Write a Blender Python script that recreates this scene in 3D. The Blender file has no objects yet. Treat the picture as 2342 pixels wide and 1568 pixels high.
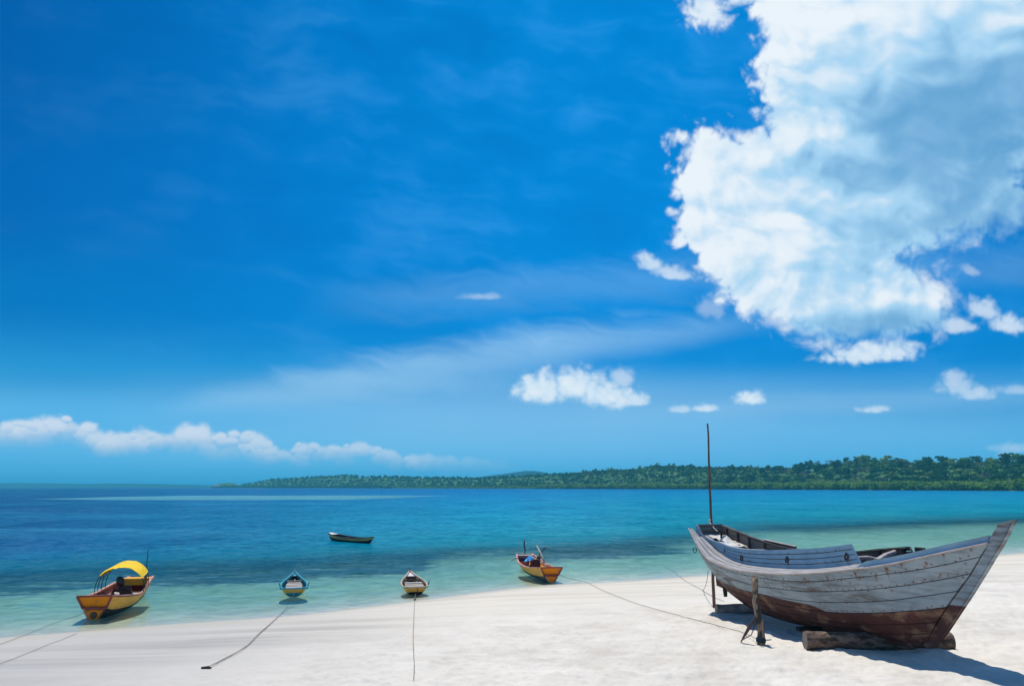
import bpy, math, random
import numpy as np
from mathutils import Vector, Matrix

rng = np.random.default_rng(7)
random.seed(7)
sc = bpy.context.scene
COL = sc.collection

# ------------------------------------------------------------------ camera
CAM_H = 4.6
F = 1836.5                                   # focal length in units of a 2342-wide frame
PITCH = math.atan(329 / F)
cp, sp = math.cos(PITCH), math.sin(PITCH)
cam_d = bpy.data.cameras.new("camera")
cam_d.sensor_width = 36.0
cam_d.lens = F / 2342 * 36.0
cam_d.clip_start = 0.2
cam_d.clip_end = 30000
cam = bpy.data.objects.new("camera", cam_d)
COL.objects.link(cam)
cam.location = (0, 0, CAM_H)
cam.rotation_euler = (math.pi / 2 + PITCH, 0, 0)
sc.camera = cam

# ------------------------------------------------------------------ view, sun
sc.view_settings.view_transform = 'Standard'
sc.view_settings.look = 'None'
sc.view_settings.gamma = 1
sc.view_settings.use_curve_mapping = False
sc.view_settings.exposure = 0.0
SHX, SHY = 0.11, -0.44                       # shadow offset on the ground per metre of height
SUN_EL = math.atan(1 / math.hypot(SHX, SHY))
SUN_AZ = math.atan2(-SHX, -SHY)              # clockwise from +Y
sun_d = bpy.data.lights.new("sun", 'SUN')
sun_d.energy = 4.5
sun_d.angle = math.radians(0.5)
sun_d.color = (1.0, 0.955, 0.89)
sun = bpy.data.objects.new("sun", sun_d)
COL.objects.link(sun)
sun.rotation_euler = Vector((SHX, SHY, -1)).to_track_quat('-Z', 'Y').to_euler()
sun.location = (-20, 60, 120)


def smooth(a, b, x):
    t = np.clip((np.asarray(x, float) - a) / (b - a), 0, 1)
    return t * t * (3 - 2 * t)


def pnoise(x, y, seed=0):
    """gradient noise, about -1..1"""
    xi = np.floor(x).astype(np.int64); yi = np.floor(y).astype(np.int64)
    xf = x - xi; yf = y - yi

    def grad(ix, iy, fx, fy):
        h = (ix * 374761393 + iy * 668265263 + seed * 974634777) & 0xFFFFFFFF
        h = ((h ^ (h >> 13)) * 1274126177) & 0xFFFFFFFF
        ang = ((h ^ (h >> 16)) & 0xFFFF) * (2 * math.pi / 65536)
        return np.cos(ang) * fx + np.sin(ang) * fy
    u = xf * xf * xf * (xf * (xf * 6 - 15) + 10)
    v = yf * yf * yf * (yf * (yf * 6 - 15) + 10)
    a = grad(xi, yi, xf, yf); b = grad(xi + 1, yi, xf - 1, yf)
    c = grad(xi, yi + 1, xf, yf - 1); d = grad(xi + 1, yi + 1, xf - 1, yf - 1)
    return 1.5 * ((a + (b - a) * u) * (1 - v) + (c + (d - c) * u) * v)


def fbm(x, y, octs=5, seed=0, gain=0.5, billow=False):
    s = 0; amp = 1; tot = 0
    for o in range(octs):
        nz = pnoise(x, y, seed + o)
        if billow:
            nz = 2 * np.abs(nz) - 1           # rounded heads with creases between
        s = s + amp * nz; tot += amp
        x = x * 2.03 + 17.1; y = y * 2.03 - 9.3; amp *= gain
    return s / tot


# ------------------------------------------------------------------ clouds: a sky map in azimuth / elevation
def lin(r, g, b):
    f = lambda c: (c / 255 / 12.92) if c <= 10.3 else ((c / 255 + 0.055) / 1.055) ** 2.4
    return np.array([f(r), f(g), f(b)])


def cloud_map():
    W, Hh = 1920, 960
    az = np.radians((np.arange(W) + .5) / W * 120 - 60)
    el = np.radians((np.arange(Hh) + .5) / Hh * 60 - 2)
    A, E = np.meshgrid(az, el)
    x = np.sin(A) * np.cos(E); y = np.cos(A) * np.cos(E); z = np.sin(E)
    w = y * cp + z * sp
    X = 1171 + F * x / w                      # a flat chart of the sky in front: x to the right,
    Y = 784 - F * (-y * sp + z * cp) / w      # y downwards

    def poly_sdf(pts):
        px = np.array(pts, float)
        xs = X[::4, ::4]; ys = Y[::4, ::4]
        d = np.full(xs.shape, 1e9); ins = np.zeros(xs.shape, bool)
        for i in range(len(px)):
            ax, ay = px[i]; bx, by = px[(i + 1) % len(px)]
            ex, ey = bx - ax, by - ay
            t = np.clip(((xs - ax) * ex + (ys - ay) * ey) / (ex * ex + ey * ey + 1e-9), 0, 1)
            d = np.minimum(d, np.hypot(xs - ax - t * ex, ys - ay - t * ey))
            c = (ay > ys) != (by > ys)
            ins ^= c & (xs < (bx - ax) * (ys - ay) / (by - ay + 1e-12) + ax)
        sd = np.where(ins, d, -d)
        # bilinear upsample x4
        yy = np.clip((np.arange(Hh) - 1.5) / 4, 0, sd.shape[0] - 1.001); xx = np.clip((np.arange(W) - 1.5) / 4, 0, sd.shape[1] - 1.001)
        y0 = yy.astype(int); x0 = xx.astype(int); fy = (yy - y0)[:, None]; fx = (xx - x0)[None, :]
        return ((sd[y0][:, x0] * (1 - fx) + sd[y0][:, x0 + 1] * fx) * (1 - fy)
                + (sd[y0 + 1][:, x0] * (1 - fx) + sd[y0 + 1][:, x0 + 1] * fx) * fy)

    def ell(cx, cy, rx, ry, rot=0.0):
        c, s = math.cos(math.radians(rot)), math.sin(math.radians(rot))
        u = ((X - cx) * c + (Y - cy) * s) / rx; v = (-(X - cx) * s + (Y - cy) * c) / ry
        return np.hypot(u, v)

    # domain warp and textures (units: chart pixels)
    wx = fbm(X / 170, Y / 170, 4, 11); wy = fbm(X / 170, Y / 170, 4, 21)
    Xw, Yw = X + 45 * wx, Y + 45 * wy
    bill = fbm(Xw / 105, Yw / 95, 6, 31, 0.55, True)
    fine = fbm(Xw / 26, Yw / 26, 4, 41, 0.6)
    soft = fbm(Xw / 260, Yw / 150, 4, 51)
    wisp = fbm((Xw + Yw * .35) / 330, (Yw - Xw * .18) / 42, 5, 61, 0.55)

    # --- the big cumulus
    big = [(1690, -330), (1660, -120), (1715, 20), (1738, 100), (1722, 170), (1742, 245), (1752, 300), (1700, 315), (1640, 296), (1606, 285), (1578, 312), (1552, 318),
           (1556, 375), (1532, 430), (1556, 465), (1534, 492), (1548, 545), (1592, 590), (1618, 640), (1668, 700), (1745, 742), (1830, 772), (1905, 792),
           (2040, 770), (2140, 752), (2186, 700), (2160, 655), (2110, 618), (2050, 598), (2150, 572), (2240, 540), (2326, 508), (2350, 460), (2335, 410), (2400, 380), (2600, 330),
           (2900, 60), (2860, -330), (2300, -520)]
    sd = poly_sdf(big)
    pf0 = fbm(X / 12, Y / 12, 3, 141, .6)
    lob = fbm(Xw / 62 + 9, Yw / 58, 3, 81, 0.5, True)
    fld = sd + 26 * bill + 34 * lob + 8 * fine + 5 * pf0 + 36
    sft = 17 + 46 * smooth(1950, 2350, X) * smooth(430, 560, Y) + 30 * smooth(2150, 2500, X) + 26 * smooth(660, 760, Y) * (1 - smooth(1980, 2080, X)) + 10 * smooth(-.4, .6, soft)
    a_big = smooth(0, 1, (fld + .45 * sft) / (1.6 * sft) )
    # ragged tufts at the upper left
    tuft = np.maximum(0, 1.15 - ell(1615, 25, 72, 62, 10)) * 60
    tuft = np.maximum(tuft, np.maximum(0, 1.1 - ell(1700, -10, 60, 40)) * 50)
    a_tuft = smooth(-4, 34, tuft + 42 * bill * .8 + 22 * fine + 4) * .9 * smooth(0, 8, tuft)
    # smaller clouds: centre x, y, half sizes, tilt, strength, flatness
    small = [(1240, 893, 66, 46, 0, 1.0), (1315, 884, 78, 44, 0, 1.0), (1392, 908, 84, 34, 8, 1.0), (1420, 868, 30, 34, 40, .55), (1450, 915, 36, 22, 0, .9),
             (1714, 912, 37, 19, -4, 1.0), (1612, 934, 22, 12, 0, .8), (1556, 937, 22, 11, 0, .6), (2000, 937, 34, 11, 0, .7),
             (1985, 812, 112, 28, -6, .95), (2045, 806, 60, 30, 0, .9),
             (1490, 605, 40, 22, 30, .8), (1540, 626, 60, 20, 15, .7), (1630, 704, 34, 34, -20, .34),
             (2255, 712, 42, 26, 30, .75), (2310, 745, 50, 26, 15, .85), (2190, 748, 42, 24, 0, .7), (2218, 620, 28, 12, 35, .35),
             (2190, 882, 44, 34, 20, .55), (2232, 902, 46, 20, 0, .6), (2320, 893, 40, 14, 0, .4), (2320, 1026, 60, 14, 0, .4), (2300, 1040, 20, 10, 0, .4),
             (1100, 679, 50, 9, 0, .35)]
    a_small = np.zeros_like(X); fs = np.full_like(X, -1e3)
    puff = fbm((X + 10 * wx) / 44, (Y + 10 * wy) / 38, 4, 91, 0.5, True); pfine = fbm(X / 15, Y / 13, 3, 95, 0.55)
    for cx, cy, rx, ry, rot, st in small:
        m = (np.abs(X - cx) < rx * 2.6) & (np.abs(Y - cy) < max(ry, rx * .7) * 2.6)
        flat = .5 * smooth(.15, 1.0, (Y[m] - cy) / ry)                     # flatter underside
        f_ = (1 - ell(cx, cy, rx, ry, rot)[m]) + .55 * puff[m] + .15 * pfine[m] + .12 * fine[m] - flat + .30
        a_ = smooth(-.30, .62, f_) * st
        a_small[m] = np.maximum(a_small[m], a_); fs[m] = np.maximum(fs[m], f_)
    # --- the bank low on the left
    topx = [-200, 0, 60, 130, 160, 195, 240, 300, 420, 450, 490, 560, 610, 660, 690, 760, 830, 900, 925, 1000, 1080, 1180]
    topy = [975, 958, 962, 950, 946, 962, 992, 980, 973, 969, 990, 979, 1008, 1010, 1008, 1016, 1013, 1026, 1040, 1040, 1046, 1060]
    dep = Y - np.interp(X, topx, topy)
    g_ = np.random.default_rng(12); fb_ = np.full_like(X, -9.0); tone_ = np.zeros_like(X)
    m = (Y > 900) & (Y < 1100) & (X < 1250) & (X > -250)
    Xm, Ym = X[m], Y[m]; fm, tm = np.full(Xm.shape, -9.0), np.zeros(Xm.shape)
    for k_ in range(230):
        cx = g_.uniform(-230, 1180); r_ = g_.uniform(9, 30) * (1.1 if cx < 620 else .62); low = g_.uniform(0, 1) ** 1.3
        cy = np.interp(cx, topx, topy) + r_ * .8 + low * 46 * (1 if cx < 700 else .5)
        e_ = 1 - np.hypot((Xm - cx) / (r_ * 1.35), (Ym - cy) / r_)
        up = e_ > fm
        tm = np.where(up, (1 - .62 * low) * np.clip(.85 - .55 * (Ym - cy) / r_, .15, 1), tm); fm = np.maximum(fm, e_)
    fb_[m] = fm; tone_[m] = tm
    a_bank = smooth(-.22, .38, fb_ + .10 + .24 * puff + .13 * pfine + .06 * fine) * np.interp(X, [-300, 0, 500, 640, 930, 1000, 1200], [.6, .95, .95, .75, .6, .3, .0])
    a_bank = a_bank * (.30 + .70 * np.clip(tone_ * 1.35, 0, 1)) * (1 - smooth(28, 82, dep))
    # --- cirrus veils
    cen = np.interp(X, [300, 480, 800, 1100, 1400, 1700, 1900], [950, 915, 872, 822, 772, 738, 735])
    half = np.interp(X, [300, 480, 800, 1200, 1700, 1900], [30, 50, 80, 80, 45, 20])
    dv = (Y - cen) / half
    a_cir = (1 - smooth(.0, 1.0, np.abs(dv + .38 * wisp))) * (.86 + .30 * wisp) * np.interp(X, [350, 520, 800, 1300, 1600, 1800], [0, .42, .66, .62, .40, 0])
    lowv = smooth(820, 915, Y) * (1 - smooth(960, 1110, Y)) * np.interp(X, [200, 500, 900, 1400, 1800, 2342, 2500], [.10, .2, .40, .44, .30, .18, .1])
    band2 = (1 - smooth(0, 1, np.abs((Y - np.interp(X, [1400, 1800, 2342], [945, 928, 905])) / 40 + .3 * wisp))) * np.interp(X, [1300, 1650, 2100, 2400], [0, .26, .24, .16])
    streaks = smooth(-.1, .9, .45 * wisp + .8 * soft) * .10 * np.interp(X, [-400, 300, 900, 1500, 2400], [.15, .3, .9, 1.1, .8])
    str2 = (1 - smooth(0, 1, np.abs((Y - np.interp(X, [700, 1100, 1500, 1750], [690, 668, 640, 610])) / 75 + .5 * wisp))) * .16 * smooth(650, 1000, X)
    a_cir = np.clip(1 - (1 - a_cir) * (1 - lowv) * (1 - band2) * (1 - streaks) * (1 - str2), 0, .75)

    # --- a thin bright veil over the middle of the sky
    a_veil = np.interp(X, [-500, 0, 350, 800, 1250, 1500, 2000, 2500, 3200], [0, .0, .16, .46, .64, .66, .55, .36, .2]) * (1 - smooth(700, 1060, Y))
    a_veil = a_veil * (1 + .45 * soft + .22 * wisp)
    # --- brightness of the thick clouds: relief lit from the upper left plus the thick grey core
    bil2 = fbm(Xw / 190 + 3, Yw / 130, 3, 71, 0.42, True)
    dens = smooth(-20, 190, fld) * .8 + .34 * bil2 + .05 * bill
    sh_ = np.roll(np.roll(dens, 9, 1), -12, 0)            # towards the light: up and left on the map
    relief = np.clip((dens - sh_) * .55, -.16, .16)
    broad = fbm(Xw / 330 + 5, Yw / 190, 3, 101)
    rim = (1 - smooth(10, 120, fld)) * (1 - smooth(1800, 2050, X))
    lum = .895 + .11 * broad + .06 * soft + .85 * relief + .10 * bil2 + .07 * rim
    core = np.zeros_like(X)
    for cx, cy, rx, ry, rot, st in [(2160, 310, 390, 235, -28, .80), (2330, 190, 230, 170, -40, .78), (2060, 420, 260, 140, -12, .52), (2250, 430, 230, 140, -10, .58), (1985, 742, 210, 38, -3, .6),
                                    (1900, 225, 210, 150, -30, .30), (1780, 650, 220, 60, 10, .14), (1900, 603, 190, 20, -6, .26), (2140, 520, 220, 60, -14, .32), (1700, 420, 140, 140, 20, .10)]:
        core = np.maximum(core, st * (1 - smooth(.15, 1.25, ell(cx, cy, rx, ry, rot) + .30 * soft + .16 * bil2 + .12 * broad)))
    for cx, cy, rx, ry, rot, st in [(2060, 470, 90, 52, 10, .55), (2290, 60, 130, 60, -35, .6), (2010, 585, 110, 18, -8, .3), (1900, 700, 170, 20, -3, .3), (2090, 690, 80, 40, 0, .35)]:
        core = core * (1 - st * (1 - smooth(.3, 1.2, ell(cx, cy, rx, ry, rot) + .25 * bill)))
    lum = lum - .86 * core * (.92 + .25 * broad + .12 * bil2)
    lum = np.where(lum < .45, .45 - .36 * (1 - np.exp((lum - .45) / .36)) , lum)
    white, mid, dark = lin(240, 248, 254), lin(170, 215, 245), lin(70, 148, 203)
    L = np.clip(lum, 0, 1)[..., None]
    c_big = np.where(L > .60, mid + (white - mid) * smooth(0, 1, (L - .58) / .38), dark + (mid - dark) * np.clip((L - .13) / .47, 0, 1))
    ls = np.clip(.50 + .5 * np.clip(fs, -.2, 1) + .16 * puff, 0, 1)[..., None]
    c_small = mid + (white - mid) * ls
    lb = np.clip(tone_ * 1.15 + .12 * puff, 0, 1)[..., None]
    c_bank = lin(112, 178, 226) + (lin(218, 230, 245) - lin(112, 178, 226)) * lb
    c_cir = lin(160, 208, 243)

    def over(c0, a0, c1, a1):                 # premultiplied
        return c1 * a1[..., None] + c0 * (1 - a1[..., None]), a1 + a0 * (1 - a1)
    c, a = lin(0, 150, 236) * a_veil[..., None], a_veil
    c, a = over(c, a, c_cir, a_cir)
    c, a = over(c, a, c_bank, a_bank)
    c, a = over(c, a, c_small, np.clip(a_small, 0, 1) * .92)
    c, a = over(c, a, c_big, a_tuft)
    c, a = over(c, a, c_big, a_big * .97)
    edge = smooth(0, .05, (A / math.radians(120)) + .5) * smooth(0, .05, .5 - A / math.radians(120)) * (1 - smooth(.88, .99, (np.degrees(E) + 2) / 60))
    c *= edge[..., None]; a = a * edge
    img = bpy.data.images.new("cloud_map", W, Hh, alpha=True, float_buffer=True)
    img.colorspace_settings.name = 'Non-Color'
    img.alpha_mode = 'CHANNEL_PACKED'
    img.pixels.foreach_set(np.dstack([c, a]).astype(np.float32).ravel())
    img.pack()
    return img


# ------------------------------------------------------------------ world
world = bpy.data.worlds.new("World")
sc.world = world
world.use_nodes = True
wn, wl = world.node_tree.nodes, world.node_tree.links
wn.clear()


def wnode(t, **k):
    n = wn.new(t)
    for a, b in k.items():
        setattr(n, a, b)
    return n


def wmath(op, a, b=None, c=None):
    n = wnode('ShaderNodeMath', operation=op)
    for i, v in enumerate((a, b, c)):
        if v is None:
            continue
        if isinstance(v, (int, float)):
            n.inputs[i].default_value = v
        else:
            wl.new(v, n.inputs[i])
    return n.outputs[0]


SKY_STRENGTH = 0.1
sky = wnode('ShaderNodeTexSky', sky_type='NISHITA')
sky.sun_disc = False
sky.sun_elevation = SUN_EL
sky.sun_rotation = SUN_AZ
sky.altitude = 5
sky.air_density = 1.0
sky.dust_density = 0.4
sky.ozone_density = 3.0
sepc = wnode('ShaderNodeSeparateColor'); wl.new(sky.outputs[0], sepc.inputs[0])
ramp = wnode('ShaderNodeValToRGB')            # grade of the sky brightness to a deep tropical blue
ramp.color_ramp.interpolation = 'EASE'
els = ramp.color_ramp.elements
stops = [(.20, (0, .085, .34)), (.30, (0, .110, .41)), (.38, (.0, .135, .48)), (.48, (.0, .180, .54)), (.60, (.020, .305, .67)),
         (.68, (.085, .450, .83)), (.78, (.14, .54, .89)), (1.0, (.55, .78, .95))]
els[0].position, els[0].color = stops[0][0], stops[0][1] + (1,)
els[1].position, els[1].color = stops[-1][0], stops[-1][1] + (1,)
for p_, c_ in stops[1:-1]:
    e_ = els.new(p_); e_.color = c_ + (1,)
wl.new(wmath('MULTIPLY', sepc.outputs[1], SKY_STRENGTH), ramp.inputs[0])
hsv = wnode('ShaderNodeVectorMath', operation='SCALE')
wl.new(ramp.outputs[0], hsv.inputs[0]); hsv.inputs['Scale'].default_value = 1 / SKY_STRENGTH
tcd = wnode('ShaderNodeTexCoord')
sx_ = wnode('ShaderNodeSeparateXYZ'); wl.new(tcd.outputs['Generated'], sx_.inputs[0])
azn = wmath('ARCTAN2', sx_.outputs[0], sx_.outputs[1])
eln = wmath('ARCSINE', sx_.outputs[2])
u = wmath('MULTIPLY_ADD', azn, 180 / math.pi / 120, 0.5)
v = wmath('MULTIPLY_ADD', eln, 180 / math.pi / 60, 2 / 60)
cmb = wnode('ShaderNodeCombineXYZ'); wl.new(u, cmb.inputs[0]); wl.new(v, cmb.inputs[1])
tex = wnode('ShaderNodeTexImage', interpolation='Cubic', extension='REPEAT')
tex.image = cloud_map()
wl.new(cmb.outputs[0], tex.inputs[0])
inb = wmath('MULTIPLY', wmath('GREATER_THAN', v, 0.002), wmath('LESS_THAN', v, 0.998))
alpha = wmath('MULTIPLY', tex.outputs['Alpha'], inb)
inv = wmath('SUBTRACT', 1.0, alpha)
skym = wnode('ShaderNodeVectorMath', operation='SCALE'); wl.new(hsv.outputs[0], skym.inputs[0]); wl.new(inv, skym.inputs['Scale'])
cldm = wnode('ShaderNodeVectorMath', operation='SCALE'); wl.new(tex.outputs['Color'], cldm.inputs[0])
wl.new(wmath('MULTIPLY', inb, 1 / SKY_STRENGTH), cldm.inputs['Scale'])
addn = wnode('ShaderNodeVectorMath', operation='ADD'); wl.new(skym.outputs[0], addn.inputs[0]); wl.new(cldm.outputs[0], addn.inputs[1])
bg = wnode('ShaderNodeBackground'); bg.inputs['Strength'].default_value = SKY_STRENGTH
wl.new(addn.outputs[0], bg.inputs['Color'])
wo = wnode('ShaderNodeOutputWorld'); wl.new(bg.outputs[0], wo.inputs[0])


# ================================================================== helpers
def link(o, parent=None):
    COL.objects.link(o)
    if parent is not None:
        o.parent = parent
    return o


def tag(o, label=None, cat=None, group=None, kind=None):
    if label: o['label'] = label
    if cat: o['category'] = cat
    if group: o['group'] = group
    if kind: o['kind'] = kind
    return o


def empty(name, loc, rz=0.0, rx=0.0, ry=0.0):
    o = bpy.data.objects.new(name, None)
    o.empty_display_size = 0.2
    o.location = loc
    o.rotation_euler = (rx, ry, rz)
    return link(o)


def mesh_from(name, V, Fq, mat=None, smooth_=False, attrs=None):
    """V (n,3) array, Fq list/array of quads or mixed faces"""
    me = bpy.data.meshes.new(name)
    V = np.asarray(V, np.float32)
    if isinstance(Fq, np.ndarray):
        n, k = Fq.shape
        me.vertices.add(len(V)); me.vertices.foreach_set('co', V.ravel())
        me.loops.add(n * k); me.loops.foreach_set('vertex_index', Fq.astype(np.int32).ravel())
        me.polygons.add(n)
        me.polygons.foreach_set('loop_start', np.arange(0, n * k, k, dtype=np.int32))
        me.update(calc_edges=True)
        me.validate(verbose=False)
    else:
        me.from_pydata(V.tolist(), [], Fq)
    if attrs:
        for k_, a_ in attrs.items():
            at = me.color_attributes.new(k_, 'FLOAT_COLOR', 'POINT')
            a_ = np.asarray(a_, np.float32)
            at.data.foreach_set('color', np.concatenate([a_, np.ones((len(a_), 4 - a_.shape[1]), np.float32)], 1).ravel())
    if smooth_:
        me.polygons.foreach_set('use_smooth', np.ones(len(me.polygons), bool))
    if mat:
        me.materials.append(mat)
    return me


def mobj(name, V, Fq, mat=None, parent=None, smooth_=False, attrs=None):
    return link(bpy.data.objects.new(name, mesh_from(name, V, Fq, mat, smooth_, attrs)), parent)


class MB:
    def __init__(self):
        self.v = []; self.f = []

    def add(self, V, Fs):
        o = len(self.v)
        self.v.extend([tuple(map(float, p)) for p in V])
        self.f.extend([tuple(int(i) + o for i in q) for q in Fs])
        return self

    def box(self, c, s, rz=0.0, ry=0.0, rx=0.0, taper=1.0):
        M = Matrix.Rotation(rz, 3, 'Z') @ Matrix.Rotation(ry, 3, 'Y') @ Matrix.Rotation(rx, 3, 'X')
        V = []
        for z in (-.5, .5):
            t = taper if z > 0 else 1.0
            for x, y in ((-.5, -.5), (.5, -.5), (.5, .5), (-.5, .5)):
                V.append(Vector(c) + M @ Vector((x * s[0] * t, y * s[1] * t, z * s[2])))
        return self.add(V, [(0, 3, 2, 1), (4, 5, 6, 7), (0, 1, 5, 4), (1, 2, 6, 5), (2, 3, 7, 6), (3, 0, 4, 7)])

    def bar(self, p, q, w, h, up=(0, 0, 1)):
        p, q = Vector(p), Vector(q); d = (q - p).normalized()
        s = d.cross(Vector(up))
        if s.length < 1e-4: s = d.cross(Vector((0, 1, 0)))
        s.normalize(); u_ = s.cross(d).normalized()
        V = []
        for e in (p, q):
            for a_, b_ in ((-1, -1), (1, -1), (1, 1), (-1, 1)):
                V.append(e + s * (a_ * w / 2) + u_ * (b_ * h / 2))
        return self.add(V, [(3, 2, 1, 0), (4, 5, 6, 7), (0, 1, 5, 4), (1, 2, 6, 5), (2, 3, 7, 6), (3, 0, 4, 7)])

    def tube(self, pts, r, n=8, cap=True, wob=0.0):
        pts = [Vector(p) for p in pts]
        rr = r if hasattr(r, '__len__') else [r] * len(pts)
        V = []; ref = None
        for i, p in enumerate(pts):
            d = (pts[min(i + 1, len(pts) - 1)] - pts[max(i - 1, 0)]).normalized()
            if ref is None:
                ref = d.orthogonal().normalized()
            ref = (ref - d * ref.dot(d)).normalized(); b_ = d.cross(ref)
            for k in range(n):
                a_ = 2 * math.pi * k / n
                q = rr[i] * (1 + wob * random.uniform(-1, 1))
                V.append(p + ref * math.cos(a_) * q + b_ * math.sin(a_) * q)
        Fs = [(i * n + k, i * n + (k + 1) % n, (i + 1) * n + (k + 1) % n, (i + 1) * n + k) for i in range(len(pts) - 1) for k in range(n)]
        if cap:
            Fs.append(tuple(range(n - 1, -1, -1))); m = (len(pts) - 1) * n
            Fs.append(tuple(range(m, m + n)))
        return self.add(V, Fs)

    def torus(self, c, R, r, axis=(0, 1, 0), n=16, m=6, sq=(1, 1)):
        ax = Vector(axis).normalized(); e1 = ax.orthogonal().normalized(); e2 = ax.cross(e1)
        V = []
        for i in range(n):
            t = 2 * math.pi * i / n; rad = e1 * math.cos(t) * sq[0] + e2 * math.sin(t) * sq[1]
            for j in range(m):
                s = 2 * math.pi * j / m
                V.append(Vector(c) + rad * (R + r * math.cos(s)) + ax * (r * math.sin(s)))
        return self.add(V, [(i * m + j, ((i + 1) % n) * m + j, ((i + 1) % n) * m + (j + 1) % m, i * m + (j + 1) % m) for i in range(n) for j in range(m)])

    def ball(self, c, s, n=12, m=8, rot=None, lump=0.0):
        V = [];
        for i in range(m + 1):
            ph = math.pi * i / m
            for k in range(n):
                th = 2 * math.pi * k / n
                q = 1 + lump * random.uniform(-1, 1)
                p = Vector((math.sin(ph) * math.cos(th) * s[0], math.sin(ph) * math.sin(th) * s[1], math.cos(ph) * s[2])) * q
                if rot: p = rot @ p
                V.append(Vector(c) + p)
        return self.add(V, [(i * n + k, (i + 1) * n + k, (i + 1) * n + (k + 1) % n, i * n + (k + 1) % n) for i in range(m) for k in range(n)])

    def prism(self, poly, axis_vec, off=(0, 0, 0)):
        """closed polygon (list of 3d points) extruded by axis_vec"""
        n = len(poly); a_ = Vector(axis_vec); o = Vector(off)
        V = [Vector(p) + o for p in poly] + [Vector(p) + o + a_ for p in poly]
        Fs = [tuple(range(n - 1, -1, -1)), tuple(range(n, 2 * n))] + [(i, (i + 1) % n, n + (i + 1) % n, n + i) for i in range(n)]
        return self.add(V, Fs)

    def build(self, name, mat, parent=None, smooth_=False, recalc=True):
        o = mobj(name, self.v, self.f, mat, parent, smooth_)
        if recalc:
            import bmesh
            bm = bmesh.new(); bm.from_mesh(o.data); bmesh.ops.recalc_face_normals(bm, faces=bm.faces); bm.to_mesh(o.data); bm.free()
        return o


def sheet(Pg, off):
    """closed slab from a grid of points Pg (I,J,3); the other face is Pg+off"""
    I, J = Pg.shape[:2]
    A = Pg.reshape(-1, 3); Bv = (Pg + off).reshape(-1, 3)
    idx = np.arange(I * J).reshape(I, J)
    q = np.stack([idx[:-1, :-1], idx[1:, :-1], idx[1:, 1:], idx[:-1, 1:]], -1).reshape(-1, 4)
    n = I * J
    Fs = [q, q[:, ::-1] + n]
    for e in (idx[0, :], idx[:, -1], idx[-1, ::-1], idx[::-1, 0]):
        Fs.append(np.stack([e[:-1], e[1:], e[1:] + n, e[:-1] + n], -1)[:, ::-1])
    return np.concatenate([A, Bv]), np.concatenate(Fs)


def pchip(xs, ys):
    xs = np.array(xs, float); ys = np.array(ys, float)
    h = np.diff(xs); dl = np.diff(ys) / h; m = np.zeros_like(xs); m[0] = dl[0]; m[-1] = dl[-1]
    for i in range(1, len(xs) - 1):
        if dl[i - 1] * dl[i] > 0:
            w1 = 2 * h[i] + h[i - 1]; w2 = h[i] + 2 * h[i - 1]
            m[i] = (w1 + w2) / (w1 / dl[i - 1] + w2 / dl[i])

    def g(x):
        x = np.clip(np.asarray(x, float), xs[0], xs[-1]); i = np.clip(np.searchsorted(xs, x) - 1, 0, len(xs) - 2)
        t = (x - xs[i]) / h[i]
        return (2 * t**3 - 3 * t * t + 1) * ys[i] + (t**3 - 2 * t * t + t) * h[i] * m[i] + (-2 * t**3 + 3 * t * t) * ys[i + 1] + (t**3 - t * t) * h[i] * m[i + 1]
    return g


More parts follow.
